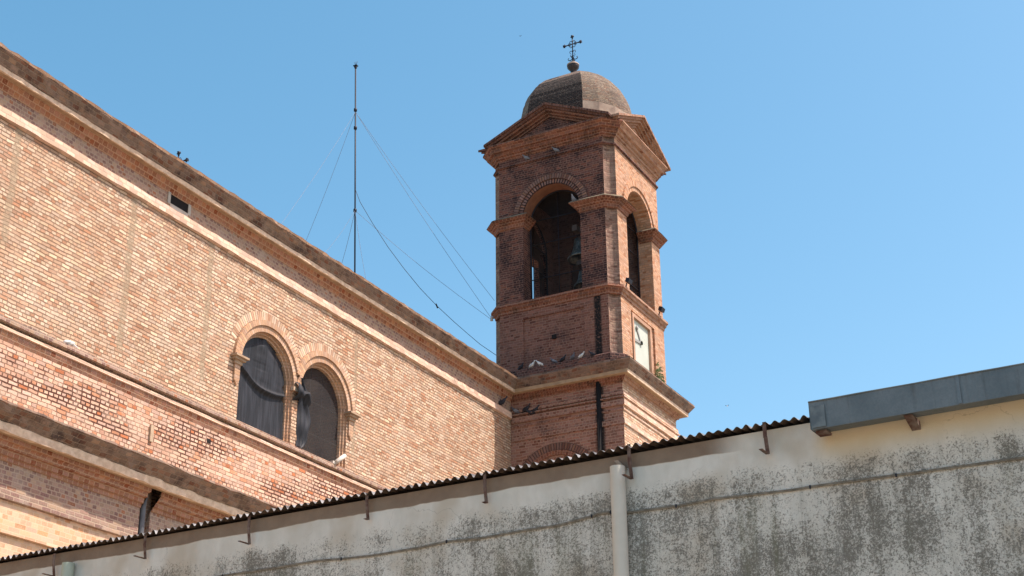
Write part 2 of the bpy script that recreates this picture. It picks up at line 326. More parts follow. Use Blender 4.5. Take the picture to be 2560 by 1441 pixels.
M['inner'] = brick('inner_brick', [(0, (.10, .05, .04)), (.5, (.13, .065, .05)), (.8, (.07, .035, .03))], (.14, .085, .065), .24, .085, .012, .6, .02, .6)
M['lichen'] = plain('lichen_ledge', (.26, .20, .13), .95, c2=(.13, .10, .075), sc=5, bump=.7, bd=.02)
M['dome'] = brick('dome_brick', [(0, (.21, .155, .11)), (.3, (.27, .205, .145)), (.5, (.16, .11, .08)), (.75, (.32, .25, .175)), (.92, (.20, .12, .085))], (.15, .11, .085), .24, .066, .018, 1., .03, 1.5, smear=.5, smearcol=(.27, .215, .145), soot=(.6, .5, .68, .9, (.04, .03, .03)))
M['impost'] = plain('impost_stone', (.42, .30, .20), .9, c2=(.33, .22, .145), sc=6, bump=.4)
M['orange_plaster'] = plain('orange_plaster', (.27, .125, .075), .9, c2=(.20, .09, .055), sc=4, bump=.4)
M['iron'] = plain('dark_iron', (.035, .035, .045), .55, .6)
M['rust'] = plain('rusty_iron', (.085, .036, .026), .85, .1, c2=(.20, .155, .13), sc=11)
M['black'] = plain('hole_soot_black', (.015, .012, .012), .9)

# ------------------------------------------------------------------ ground
g = MB(); g.face([(-900, -900, 0), (900, -900, 0), (900, 900, 0), (-900, 900, 0)])
o = g.build('ground', plain('dry_ground', (.30, .26, .20), .95, sc=.3)); o['kind'] = 'structure'

# ================================================================== CHURCH NAVE
X0, X1 = -46., -.002
nave = thing('church_nave', 'long sunlit brick church side wall with a deep eaves cornice and twin arched windows', 'church', (-20, 0, 0))
fy = lambda u, z, d: (u, -d, z)
WC = (-12.915, -10.455); WR = 1.085; WS = 14.6; WB = 13.12
b = MB()
ZT = 17.98
xm = (WC[0]+WC[1])/2
def q2(b, x0, x1, z0, z1, y=0):
    b.face([(x0, y, z0), (x1, y, z0), (x1, y, z1), (x0, y, z1)])
q2(b, X0, WC[0]-WR, WB-.25, ZT); q2(b, WC[1]+WR, X1, WB-.25, ZT)
for c, a, e in ((WC[0], WC[0]-WR, xm), (WC[1], xm, WC[1]+WR)): b.archwall(fy, a, e, WB-.25, ZT, c, WR, WS, WB)
q2(b, X0, X1, 9, ZT, 1.2)
b.face([(X0, 0, ZT), (X1, 0, ZT), (X1, 1.2, ZT), (X0, 1.2, ZT)])
b.build('wall', M['nave'], nave)
b = MB(); q2(b, X0, X1, 10.9, WB-.25); b.build('wall', M['nave_red'], nave, 'band of redder bricks with deep open joints under the sill course')
# upper eaves cornice, swept to the corner mitre with the tower
NP = [(X0, 0), (0, 0)]
mm = (-1, -1)
b = MB().sweep(NP, [(.50, 18.37), (.52, 18.335), (.43, 18.21), (.345, 18.085)], m1=mm, seg=.25, jit=.012, caps=False)
b.build('eaves', M['eave'], nave)
b = MB().sweep(NP, [(.56, 18.40), (.52, 18.36), (.40, 18.375)], m1=mm, jit=.018, seg=.22, caps=False); b.build('eaves_edge', M['pink'], nave)
b = MB().sweep(NP, [(.345, 18.085), (.335, 17.985), (.30, 17.98)], m1=mm, seg=.3, jit=.010, caps=False); b.build('fillet', M['cream'], nave)
b = MB().sweep(NP, [(.30, 17.98), (.19, 17.985)], m1=mm, caps=False); b.build('soffit', M['tan'], nave)
b = MB().sweep(NP, [(.19, 17.985), (.17, 17.955), (.15, 17.94), (.10, 17.88), (.06, 17.86), (.01, 17.80)], m1=mm, caps=False); b.build('corbel_course', M['corbel'], nave)
b = MB().sweep(NP, [(.012, 17.82), (.012, 17.42)], m1=mm, caps=False)
b.build('frieze', M['frieze'], nave)
b = MB().sweep(NP, [(.0, 17.45), (.085, 17.425), (.085, 17.22), (.0, 17.20)], m1=mm, jit=.013, seg=.25, caps=False); b.build('string_course', M['pink'], nave)
# roof slope behind the eaves
b = MB(); b.face([(X0, -.5, 18.39), (-.3, -.5, 18.39), (-.3, 5.2, 20.3), (X0, 5.2, 20.3)]); b.face([(X0, 5.2, 20.3), (-.3, 5.2, 20.3), (-.3, 11, 18.4), (X0, 11, 18.4)])
b.build('roof', M['eave'], nave)
# sill courses
b = MB().sweep(NP, [(.0, 13.11), (.13, 13.045), (.13, 12.94), (.05, 12.915)], jit=.007); b.build('sill_course', M['frieze'], nave)
b = MB().sweep(NP, [(.03, 12.87), (.085, 12.86), (.085, 12.79), (.02, 12.78)], jit=.007); b.build('sill_course', M['pink'], nave, 'thin pink brick course under the window ledge')
b = MB().sweep(NP, [(.045, 12.79), (.045, 12.72), (.0, 12.60)], jit=.006); b.build('sill_course', M['corbel'], nave, 'brown soldier course under the window ledge')
# big lower cornice
LC = [((.70, 11.14), (.72, 11.09), (.47, 10.80), 'eave', 'lower_eaves'),]
b = MB().sweep(NP, [(0, 11.22), (.70, 11.12), (.715, 11.07), (.60, 10.94), (.47, 10.80)], jit=.02, seg=.28); b.build('lower_eaves', M['eave'], nave)
b = MB().sweep(NP, [(.47, 10.80), (.46, 10.63), (.40, 10.62)], jit=.018, seg=.25); b.build('fillet', M['cream'], nave)
b = MB().sweep(NP, [(.42, 10.64), (.29, 10.625)], jit=.005); b.build('soffit', M['tan'], nave)
PX = -16.86
for a, e in ((X0, PX-.17), (PX+.17, X1)):
    P2 = [(a, 0), (e, 0)]
    MB().sweep(P2, [(.29, 10.66), (.27, 10.55), (.20, 10.53), (.18, 10.44), (.11, 10.43), (.09, 10.33), (.035, 10.32), (.03, 10.24), (0, 10.235)], jit=.005).build('corbel_course', M['corbel'], nave)
    MB().sweep(P2, [(0, 10.26), (0, 9.53), (-.075, 9.52), (-.3, 9.52)], jit=.004).build('frieze', M['frieze'], nave)
MB().sweep(NP, [(-.075, 9.56), (-.075, 8.90), (-.13, 8.895)], jit=.003).build('panel', M['nave_low'], nave)
b = MB().sweep(NP, [(-.16, 8.93), (-.16, .0)], jit=.003); b.build('lower_wall', M['nave_low'], nave)
b = MB(); q2(b, PX-.3, PX+.3, 9.4, 10.7, .12); b.build('pipe_recess', M['frieze'], nave)
MB().tube([(PX-.03, .0, 10.75), (PX-.03, .0, 10.5), (PX-.05, .02, 10.3), (PX-.05, .02, 4)], .062, 10).build('drainpipe', plain('grey_pipe', (.13, .135, .15), .5), nave)
# windows
for i, c in enumerate(WC):
    wn = MB()
    steps = [(WR, 0., .06), (WR-.055, .06, .12), (WR-.11, .12, .20)]
    for j, (Ro, d0, d1) in enumerate(steps):
        wn.reveal(fy, c, Ro, WS, WB, -d0, -d1)
        if j < 2:
            R2 = steps[j+1][0]
            wn.ring(fy, c, WS, R2, Ro, -d1-.01, -d1)
            for sg in (-1, 1): wn.face([fy(c+sg*R2, WB, -d1), fy(c+sg*Ro, WB, -d1), fy(c+sg*Ro, WS, -d1), fy(c+sg*R2, WS, -d1)])
    frame = wn.build('window', M['vous_lit'], nave)
    MB().reveal(fy, c, WR-.11, WS, WB, -.20, -1.2).build('reveal', M['frieze'], frame)
    hd = MB()
    for Ra, Rb, d in ((WR, WR+.16, .035), (WR+.16, WR+.30, .075)):
        a0, a1 = (0, 180)
        if Rb > 1.23:   # the two hoods meet over the middle pier
            cut = math.degrees(math.acos((xm-WC[0])/((Ra+Rb)/2)))-3.5 if (xm-WC[0]) < (Ra+Rb)/2 else 0
            a0, a1 = (cut, 180) if i == 0 else (0, 180-cut)
        hd.ring(fy, c, WS, Ra, Rb, 0, d+i*.006, a0, a1)
    hd.build('hood_mould', M['vous_lit'], frame)
    # flush radial brick fan above the hood
    a0, a1 = (38, 160) if i == 0 else (20, 142)
    MB().ring(fy, c, WS, WR+.30, WR+.53, -.01, .004+i*.004, a0, a1, bl=.25).build('voussoirs', M['fan'], frame)
    gl = MB()
    for zz in (13.75, 14.62): gl.tube([(c-WR, .225, zz), (c+WR, .225, zz)], .010, 6)
    for uu in (-.30, .22): gl.tube([(c+uu, .23, WB), (c+uu, .23, 15.45)], .006, 6)
    gl.build('window_grille', plain('grey_wire', (.16, .155, .15), .6), frame)
# imposts and little corbels beside the windows
imp = M['tan']
for c, s_ in ((WC[0]-WR-.14, -1), (WC[1]+WR+.16, 1)):
    b = MB(); b.box(c-.25, c+.25, -.20, .02, 14.62, 14.67); b.box(c-.20, c+.20, -.14, .02, 14.56, 14.62); b.box(c-.14, c+.14, -.08, .02, 14.47, 14.56)
    ip = b.build('impost', M['impost'], nave)
    b = MB(); b.extrude([(c-.10, -.05, 14.47), (c+.10, -.05, 14.47), (c+.10, -.05, 14.10), (c+.02, -.04, 13.95), (c-.10, -.05, 14.07)], (0, .08, 0)); b.build('corbel', M['vous_lit'], ip)
b = MB(); b.box(xm-.2, xm+.2, -.07, .02, 14.52, 14.62); b.build('impost', M['cream'], nave)
# attic vent
v = MB(); vx0, vx1, vz0, vz1 = -17.0, -16.36, 17.56, 17.80
v.box(vx0-.09, vx0, -.035, .05, vz0-.03, vz1+.04); v.box(vx1, vx1+.09, -.035, .05, vz0-.03, vz1+.02); v.box(vx0, vx1, -.035, .05, vz0-.1, vz0)
ve = v.build('vent_frame', plain('cement', (.48, .44, .38), .9), nave)
v = MB(); v.box(vx0, vx1, -.02, -.005, vz0, vz1); v.build('vent_opening', M['black'], ve)  # solid black box: the dark inside the vent is put into its colour
# broken bracket, putlog hole, cracks with repair mortar
b = MB(); q = ony(0, 377, 1075); b.box(q.x-.05, q.x+.05, -.05, .02, q.z-.28, q.z+.1); b.build('mortar_repair', plain('repair_mortar', (.50, .37, .25), .95), nave)
q = ony(0, 522, 1103); b = MB(); b.box(q.x-.07, q.x+.07, -.006, .03, q.z-.055, q.z+.05); b.build('putlog_hole', M['black'], nave)  # black box on the wall, painting the shade inside the hole

# cloths in the windows
def cloth(name, c, pts_fn, mat, nx=22, nz=26):
    b = MB(); G = [[pts_fn(i/nx, j/nz) for i in range(nx+1)] for j in range(nz+1)]
    for j in range(nz):
        for i in range(nx): b.face([G[j][i], G[j][i+1], G[j+1][i+1], G[j+1][i]], uv=[(i/nx, j/nz), ((i+1)/nx, j/nz), ((i+1)/nx, (j+1)/nz), (i/nx, (j+1)/nz)], sm=True)
    return b.build(name, mat)
k = NT('black_fabric'); tc = k.n('ShaderNodeTexCoord')
n1 = k.noise(k.scale(tc.outputs['Object'], (9, 1, .8)), 1.5, 4); k.col(k.mix(k.step(n1, .35, .7), (.013, .014, .017), (.032, .034, .041)))
k.b.inputs['Roughness'].default_value = .6; k.bump(n1, .5, .03); FAB = k.m
def fn1(s, t):
    z = WB+.0+t*(15.56-WB); c = WC[0]; hw = WR-.12
    if z > WS: hw = math.sqrt(max(.0004, (WR-.11)**2-(z-WS)**2))
    ragr = 0.0
    if .42 < t < .93: ragr = .10*abs(math.sin(t*23))+.04*math.sin(t*57)
    x0 = c-hw+(.10 if t > .66 and t < .74 else 0)*1; x1 = c+hw-ragr*(1 if t > .3 else .4)
    x = x0+(x1-x0)*s
    sag = .10*math.exp(-((t-(.60-.10*math.sin(s*math.pi*.9)-.08*s))/.022)**2)
    y = .155-.02*math.sin(s*9+t*3)-sag-.03*math.sin(t*6+s*4)*t
    return (x, y, z)
c1 = cloth('black_sheet', WC[0], fn1, FAB, 40, 90); tag(c1, 'torn black fabric sheet hung across the left arched window, sagging in a dark fold', 'fabric sheet')
# folded cloth pulled aside in the right window
def fn2(s, t):
    z = WB+t*(14.95-WB); c0 = WC[1]-WR+.0
    wdt = .20+.36*math.sin(min(1, t*1.1)*math.pi)**.8+.05*math.sin(t*17)
    x = c0-.06+wdt*s; y = -.03-.05*math.sin(s*math.pi)+.03*math.sin(s*11+t*5)+.015*math.sin(t*15)
    return (x, y, z)
c2 = cloth('black_sheet', WC[1], fn2, FAB, 20, 50)
b = MB(); zt = 14.9
for j in range(10):
    pass
tag(c2, 'black fabric pulled aside and bunched along the left of the right arched window', 'fabric sheet')
def fn3(s, t):
    a = s*math.pi*1.2
    return (xm-.14+.58*t+.03*math.sin(s*12), -.06-.14*math.sin(a)+.02*math.sin(t*14), 14.74-.46*s+.05*math.sin(t*7+s*5)-.10*t*t)
c3 = cloth('cloth_bundle', 0, fn3, FAB, 14, 14); tag(c3, 'crumpled black cloth bundle resting on the impost between the two arched windows', 'cloth bundle')
k = NT('net'); tc = k.n('ShaderNodeTexCoord'); ck = k.n('ShaderNodeTexBrick'); 
tr = k.n('ShaderNodeBsdfTransparent'); mx = k.n('ShaderNodeMixShader'); out = [x for x in k.t.nodes if x.type == 'OUTPUT_MATERIAL'][0]
k.t.nodes.remove(ck)
k.col(k.mix(k.step(k.noise(tc.outputs['Object'], 1.5, 3), .35, .65), (.034, .029, .027), (.020, .018, .019))); k.b.inputs['Roughness'].default_value = .8
mx.inputs[0].default_value = .72; k.L(tr.outputs[0], mx.inputs[1]); k.L(k.b.outputs[0], mx.inputs[2]); k.L(mx.outputs[0], out.inputs[0]); NET = k.m
def disc(b, f, uc, Ro, zs, zb, d, n=24):
    pts = [f(uc-Ro, zb, d), f(uc+Ro, zb, d)]+[f(uc+Ro*math.cos(math.pi*k/n), zs+Ro*math.sin(math.pi*k/n), d) for k in range(n+1)]
    b.face(pts); return b
nt_ = disc(MB(), fy, WC[1], WR-.12, WS, WB, -.205).build('window_net', NET); tag(nt_, 'dark see-through net stretched over the right arched window', 'net')
# small white scrap on the ledge, loose stone at the right end of the sill
q = ony(-.12, 180, 874); b = MB()
for t in range(3):
    c_ = Vector((q.x-.12+t*.10, -.10+.02*t, 13.06)); rr_ = [rnd.uniform(.05, .10) for _ in range(5)]
    b.lathe([(0, 0), (rr_[0], .01), (rr_[1], .04), (rr_[2]*.6, .07), (0, .075)], c_, 7, Matrix.Rotation(rnd.uniform(-.5, .5), 3, 'Y') @ Matrix.Diagonal((1.5, .7, 1)))
tag(b.build('paper_scrap', plain('white_scrap', (.8, .8, .78), .8)), 'crumpled white paper scrap lying on the brick sill course', 'scrap')
q = ony(-.1, 846, 1160); b = MB().tube([(q.x-.2, -.16, 13.1), (q.x+.27, -.1, 13.40)], [.055, .06], 10); b.box(q.x-.3, q.x-.15, -.14, -.02, 13.05, 13.12)
tag(b.build('fallen_pipe', plain('pale_pipe', (.66, .58, .5), .8)), 'short pale pipe stub leaning at the right foot of the twin windows', 'pipe')

# ================================================================== BELL TOWER
W_, TX, TYB = 3.99, 4.43, 1.0
tower = thing('bell_tower', 'square brick bell tower with open arched belfry, pediments and a dark eight-sided dome', 'bell tower', (2.2, -1.6, 0))
fx = lambda u, z, d: (0.-d, u, z)
b = MB(); b.face([(0, TYB, 0), (0, -W_, 0), (0, -W_, 17.95), (0, TYB, 17.95)]); b.face([(TX, TYB, 0), (TX, -W_, 0), (TX, -W_, 17.95), (TX, TYB, 17.95)])
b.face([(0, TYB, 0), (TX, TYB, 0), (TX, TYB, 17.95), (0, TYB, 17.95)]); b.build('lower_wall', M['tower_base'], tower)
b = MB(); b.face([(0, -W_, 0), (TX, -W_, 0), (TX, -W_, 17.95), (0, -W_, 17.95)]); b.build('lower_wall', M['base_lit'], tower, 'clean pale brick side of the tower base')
TP = [(0, 0), (0, -W_), (TX, -W_), (TX, TYB)]
def tsweep(prof, name, mat, lab=None, mat2=None, **kw):  # mat2 paints sunlight into the clock-side run as a paler material
    if mat2 is None: return MB().sweep(TP, prof, m0=mm, caps=False, **kw).build(name, mat, tower, lab)
    MB().sweep(TP[:2], prof, m0=mm, m1=mm, caps=False, **kw).build(name, mat, tower, lab)
    return MB().sweep(TP[1:], prof, m0=mm, caps=False, **kw).build(name, mat2, tower, 'paler run of the moulding on the clock side, sunlight put into its colour')
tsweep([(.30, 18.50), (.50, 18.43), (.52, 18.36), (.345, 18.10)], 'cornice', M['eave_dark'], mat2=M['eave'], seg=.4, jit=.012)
tsweep([(.345, 18.10), (.335, 17.99), (.30, 17.985)], 'fillet', M['tan'], mat2=M['cream'])  # tan on the shaded side, cream on the sunny one: light set by colour
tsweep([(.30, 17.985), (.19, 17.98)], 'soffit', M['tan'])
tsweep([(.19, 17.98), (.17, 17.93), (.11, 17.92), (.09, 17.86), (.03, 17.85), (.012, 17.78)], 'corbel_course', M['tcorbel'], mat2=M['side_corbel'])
for a, e, o_ in ((17.50, 17.40, .05), (17.34, 17.30, .09), (17.23, 17.05, .07), (16.94, 16.90, .03), (16.60, 16.44, .045)):
    tsweep([(0, a+.02), (o_, a), (o_, e), (0, e-.01)], 'string_course', M['tower_base'], mat2=M['pink'], jit=.007)
MB().ring(fx, -1.62, 14.55, 1.38, 1.62, -.01, .02, 10, 170).build('blind_arch', M['vous2'], tower)
MB().ring(fx, -1.62, 14.55, 1.22, 1.37, -.01, .06, 10, 170).build('blind_arch', M['tcorbel'], tower, 'raised orange inner ring of the blind arch')
b = MB(); b.face([(-.51, -W_-.51, 18.42), (TX+.51, -W_-.51, 18.42), (TX+.51, TYB, 18.42), (-.51, TYB, 18.42)]); b.face([(-.5, 0, 18.40), (-.5, 3, 18.40), (0, 3, 18.40), (0, 0, 18.40)]); b.build('ledge', M['lichen'], tower)

# upper body, plan with hollowed corners
cx, cy, hx, hy, ch = 2.24, -1.555, 2.12, 2.315, .31
def plan(off=0., hollow=True, c=ch):
    x0, x1, y0, y1 = cx-hx-off, cx+hx+off, cy-hy-off, cy+hy+off; c = c+off*.586
    P = []
    def corner(a, m, e):
        if not hollow: P.append(a); P.append(e); return
        # concave arc centred at the square's corner m
        for t in range(7):
            th = t/6*math.pi/2; A = Vector(a)-Vector(m); B = Vector(e)-Vector(m)
            v = A*math.cos(th)+B*math.sin(th); v = Vector(m)+v; P.append((v.x, v.y))
    corner((x0, y0+c), (x0, y0), (x0+c, y0)); corner((x1-c, y0), (x1, y0), (x1, y0+c))
    corner((x1, y1-c), (x1, y1), (x1-c, y1)); corner((x0+c, y1), (x0, y1), (x0, y1-c))
    return P
OCT = plan(0, False); HOL = plan(0, True)
fX = lambda u, z, d: (cx-hx-d, u, z); fY = lambda u, z, d: (u, cy-hy-d, z)
fXb = lambda u, z, d: (cx+hx+d, u, z); fYb = lambda u, z, d: (u, cy+hy+d, z)
# plinth of the clock stage
MB().sweep(OCT, [(.10, 18.90), (.17, 18.85), (.20, 18.42)], closed=True, jit=.01).build('plinth', M['tower'], tower)
# hollow corner shafts all the way up, split where mouldings cross
def corners(z0, z1, mat, name='corner_shaft'):
    n = 7
    for q in range(4):
        b = MB(); pts = HOL[q*n:(q+1)*n]; L = 0
        for i in range(n-1):
            p, r = pts[i], pts[i+1]; l = math.hypot(p[0]-r[0], p[1]-r[1])
            b.face([(*p, z0), (*r, z0), (*r, z1), (*p, z1)], uv=[(L, z0), (L+l, z0), (L+l, z1), (L, z1)]); L += l
        b.build(name, mat, tower)
corners(18.42, 21.0, M['shaft']); corners(21.0, 27.3, M['shaft'])
u0, u1 = cy-hy+ch, cy+hy-ch; v0_, v1_ = cx-hx+ch, cx+hx-ch
def osweep(prof, name, lab=None, **kw):  # clock-side run takes the paler copy, with sunlight in its colour
    q = [OCT[i] for i in (2, 3, 4, 5, 6, 7, 0, 1)]      # clock side first, corner piece last
    def mit(i):
        P = [Vector(p) for p in q]; n = 8
        def nr(a, b): d = (b-a).normalized(); return Vector((d.y, -d.x))
        a = nr(P[i-1], P[i]); b = nr(P[i], P[(i+1) % n]); return tuple((a+b)/(1+a.dot(b)))
    # OCT order: 0-1 front-left corner, 1-2 clock side, 2-3 corner, 3-4 right side, 5-6 back, 7-0 dark side
    P = OCT
    def nr(a, b): a, b = Vector(a), Vector(b); d = (b-a).normalized(); return Vector((d.y, -d.x))
    def mt_(i): a = nr(P[i-1], P[i]); b = nr(P[i], P[(i+1) % 8]); return tuple((a+b)/(1+a.dot(b)))
    MB().sweep([P[1], P[2]], prof, m0=mt_(1), m1=mt_(2), caps=False, **kw).build(name, M['side_corbel'], tower, 'paler run of the moulding on the clock side, sunlight put into its colour')
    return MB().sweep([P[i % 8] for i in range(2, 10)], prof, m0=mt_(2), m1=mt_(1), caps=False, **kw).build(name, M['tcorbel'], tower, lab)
# clock stage walls with a shallow recessed panel
def panelwall(f, a0, a1, z0, z1, p0, p1, q0, q1, dep, mat, lab=None):
    b = MB()
    def q(A, B, C, D, d=0): b.face([f(*A, d), f(*B, d), f(*C, d), f(*D, d)], uv=[A, B, C, D])
    q((a0, z0), (p0, z0), (p0, z1), (a0, z1)); q((p1, z0), (a1, z0), (a1, z1), (p1, z1)); q((p0, z0), (p1, z0), (p1, q0), (p0, q0)); q((p0, q1), (p1, q1), (p1, z1), (p0, z1))
    q((p0, q0), (p1, q0), (p1, q1), (p0, q1), -dep)
    for A, B in (((p0, q0), (p1, q0)), ((p1, q0), (p1, q1)), ((p1, q1), (p0, q1)), ((p0, q1), (p0, q0))):
        b.face([f(*A, 0), f(*B, 0), f(*B, -dep), f(*A, -dep)])
    return b.build('clock_stage_wall', mat, tower, lab)
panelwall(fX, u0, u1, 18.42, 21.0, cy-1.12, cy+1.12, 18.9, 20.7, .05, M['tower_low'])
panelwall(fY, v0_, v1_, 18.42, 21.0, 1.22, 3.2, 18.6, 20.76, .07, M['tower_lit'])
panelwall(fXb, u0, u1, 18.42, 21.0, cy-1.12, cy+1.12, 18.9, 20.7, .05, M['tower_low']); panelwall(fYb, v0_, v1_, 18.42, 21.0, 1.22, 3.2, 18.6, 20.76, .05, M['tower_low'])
q = onx(.12, 1385, 842); MB().box(.10, .16, q.y-.07, q.y+.07, q.z-.07, q.z+.07).build('putlog_hole', M['black'], tower)  # hole's inner shade painted as a black box
# belt moulding under the belfry
osweep([(-.5, 21.36), (.06, 21.34), (.15, 21.30), (.16, 21.22), (.10, 21.18), (.09, 21.11), (.04, 21.09), (.03, 20.99), (0, 20.98)], 'belt_course', jit=.006)
MB().sweep(OCT, [(.0, 26.63), (.07, 26.60), (.07, 26.55), (0, 26.53)], closed=True, jit=.008).build('belt_course', M['tower'], tower, 'thin brick belt above the belfry arches')
# belfry walls with arches
AR, AS, SILL, TH = 1.08, 24.40, 21.34, .55
ZP = 27.32
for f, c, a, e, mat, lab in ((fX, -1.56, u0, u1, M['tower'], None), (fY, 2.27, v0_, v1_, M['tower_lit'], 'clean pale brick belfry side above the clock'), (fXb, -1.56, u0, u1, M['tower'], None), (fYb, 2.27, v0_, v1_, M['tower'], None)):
    b = MB().archwall(f, a, e, 21.0, ZP, c, AR, AS, SILL)
    b.archwall(f, a+.15, e-.15, 21.0, ZP, c, AR, AS, SILL, -TH)
    b.reveal(f, c, AR, AS, SILL, 0, -TH)
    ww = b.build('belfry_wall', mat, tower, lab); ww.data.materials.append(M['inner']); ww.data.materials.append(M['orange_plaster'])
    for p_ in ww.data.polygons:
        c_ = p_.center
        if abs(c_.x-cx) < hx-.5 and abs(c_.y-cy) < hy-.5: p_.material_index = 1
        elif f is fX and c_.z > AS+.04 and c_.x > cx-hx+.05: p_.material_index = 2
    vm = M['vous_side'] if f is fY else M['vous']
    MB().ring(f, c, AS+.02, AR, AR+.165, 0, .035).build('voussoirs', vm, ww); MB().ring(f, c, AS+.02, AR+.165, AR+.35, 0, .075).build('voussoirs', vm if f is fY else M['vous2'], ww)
# impost blocks on each pier
def impost_path(f, c, a, e, side):
    pass
IMP = [(.0, 24.56), (.24, 24.50), (.29, 24.44), (.26, 24.40), (.16, 24.36), (.13, 24.30), (.07, 24.27), (.05, 24.17), (0, 24.12)]
def pier_path(q):
    # from the reveal of one arch, round the hollow corner, to the reveal of the next
    x0, x1, y0, y1 = cx-hx, cx+hx, cy-hy, cy+hy
    yl, yh, xl, xh = -1.56-AR, -1.56+AR, 2.27-AR, 2.27+AR
    return [[(x0+TH*.8, yl), (x0, yl), (x0, y0+ch), (x0+ch, y0), (xl, y0), (xl, y0+TH*.8)],
            [(xh, y0+TH*.8), (xh, y0), (x1-ch, y0), (x1, y0+ch), (x1, yl), (x1-TH*.8, yl)],
            [(x1-TH*.8, yh), (x1, yh), (x1, y1-ch), (x1-ch, y1), (xh, y1), (xh, y1-TH*.8)],
            [(xl, y1-TH*.8), (xl, y1), (x0+ch, y1), (x0, y1-ch), (x0, yh), (x0+TH*.8, yh)]][q]
for q in range(4):
    ip = MB().sweep(pier_path(q), IMP[2:], jit=.005, seg=.4).build('impost', M['tcorbel'], tower)
    MB().sweep(pier_path(q), [(-.02, 24.57), (.24, 24.51), (.295, 24.45)], jit=.012, seg=.25).build('impost_top', M['lichen'], ip)
# pediment stage: horizontal cornice, gables
osweep([(.0, 27.36), (.40, 27.36), (.42, 27.30), (.30, 27.20), (.28, 27.12), (.18, 27.09), (.17, 27.01), (.09, 26.98), (.08, 26.91), (.03, 26.89), (.0, 26.84)], 'pediment_cornice', jit=.007, seg=.4)
HWX, HWY = 2.42, 2.30
def gable(axis, sgn, mat_band, mat_tym, lab=None):
    hw, cc, base = (HWX, cy-.03, hx) if axis == 'x' else (HWY, cx-.0, hy)
    z0, z1 = 27.46, 28.52
    def pt(u, z, d): # d outward from wall plane
        return (cx+sgn*(base+d), u, z) if axis == 'x' else (u, cy+sgn*(base+d), z)
    g = MB(); sl = (z1-z0)/hw
    inner = -1.0
    def band(top, bot, d):
        hk = hw-.42+d; ze = z0+(hw-hk)*sl; inner = -1. if top == 0 else -.1
        P = [(cc-hw, z0-top), (cc, z1-top), (cc+hw, z0-top), (cc+hw, z0-bot), (cc, z1-bot), (cc-hw, z0-bot)]
        n = 16
        for s0, s1, za, zb_ in ((cc-hk, cc, ze, z1), (cc, cc+hk, z1, ze)):
            for i in range(n):
                a = s0+(s1-s0)*i/n; e = s0+(s1-s0)*(i+1)/n; ta = za+(zb_-za)*i/n; te = za+(zb_-za)*(i+1)/n
                ja = rnd.uniform(-.006, .006)
                g.face([pt(a, ta-bot, d+ja), pt(e, te-bot, d+ja), pt(e, te-top, d+ja), pt(a, ta-top, d+ja)], uv=[(a, -bot), (e, -bot), (e, -top), (a, -top)])
            g.face([pt(s0, za-bot, d), pt(s1, zb_-bot, d), pt(s1, zb_-bot, -.2), pt(s0, za-bot, -.2)], uv=[(s0, 0), (s1, 0), (s1, .2+d), (s0, .2+d)])
            g.face([pt(s0, za-top, d), pt(s1, zb_-top, d), pt(s1, zb_-top, inner), pt(s0, za-top, inner)], uv=[(s0, 0), (s1, 0), (s1, 1), (s0, 1)])
        for s0, za in ((cc-hk, ze), (cc+hk, ze)): g.face([pt(s0, za-bot, d), pt(s0, za-top, d), pt(s0, za-top, -.1), pt(s0, za-bot, -.1)])
    for t_, b_, d in ((0, .085, .42), (.087, .17, .34), (.172, .26, .26), (.262, .34, .15), (.342, .42, .08)): band(t_, b_, d)
    gb = g.build('pediment', mat_band, tower, lab)
    if mat_band is M['tcorbel']:
        gb.data.materials.append(M['rake'])
        for p_ in gb.data.polygons:
            dz = z1-abs((p_.center.y if axis == 'x' else p_.center.x)-cc)*sl-p_.center.z
            if dz < .19: p_.material_index = 1
    t = MB(); t.face([pt(cc-hw, z0-.3, .02), pt(cc+hw, z0-.3, .02), pt(cc, z1-.3, .02)]); t.face([pt(cc-hw, 27.2, .02), pt(cc+hw, 27.2, .02), pt(cc+hw, z0-.3, .02), pt(cc-hw, z0-.3, .02)])
    t.build('tympanum', mat_tym, gb)
gable('x', -1, M['tcorbel'], M['tower']); gable('y', -1, M['side_corbel'], M['tower_lit'], 'sunlit pediment above the clock side'); gable('x', 1, M['tcorbel'], M['tower']); gable('y', 1, M['tcorbel'], M['tower'])
MB().sweep(OCT, [(.36, 27.38), (-.6, 27.75), (-.62, 28.05)], closed=True, jit=.01).build('stage_roof', M['lichen'], tower)
# dome
DR, DZ, DH, DK, dp, dq = 1.83, 28.0, 2.75, .60, 3.0, 2.0
FL = [(-1, -DK), (-.80, -.84), (-.52, -1.03), (-.22, -1.11), (.0, -1.13), (.22, -1.11), (.52, -1.03), (.80, -.84), (1, -DK)]
def oct_r(r): return [(a*r, b*r) for a, b in FL]+[(a*r, -b*r) for a, b in reversed(FL)]
d = MB(); NL = 30; prev = None; arc = 0.; pr = None
for i in range(NL+1):
    t = 1-(1-i/NL)**1.7; r = max(.04, DR*(1-t**dp)**(1/dq)); z = DZ+DH*t
    rg = [(cx+a+rnd.uniform(-.008, .008), cy-.09+b_+rnd.uniform(-.008, .008), z) for a, b_ in oct_r(r)]
    if prev:
        arc2 = arc+math.hypot(r-pr, z-pz)
        for q in range(18):
            s_ = (q+1) % 18; w0 = math.dist(prev[q], prev[s_])/2; w1 = math.dist(rg[q], rg[s_])/2; o_ = q*10
            d.face([prev[q], prev[s_], rg[s_], rg[q]], uv=[(o_-w0, arc), (o_+w0, arc), (o_+w1, arc2), (o_-w1, arc2)])
        arc = arc2
    prev, pr, pz = rg, r, z
dome = d.build('dome', M['dome'], tower)
dome.data.materials.append(M['dome_soot'])
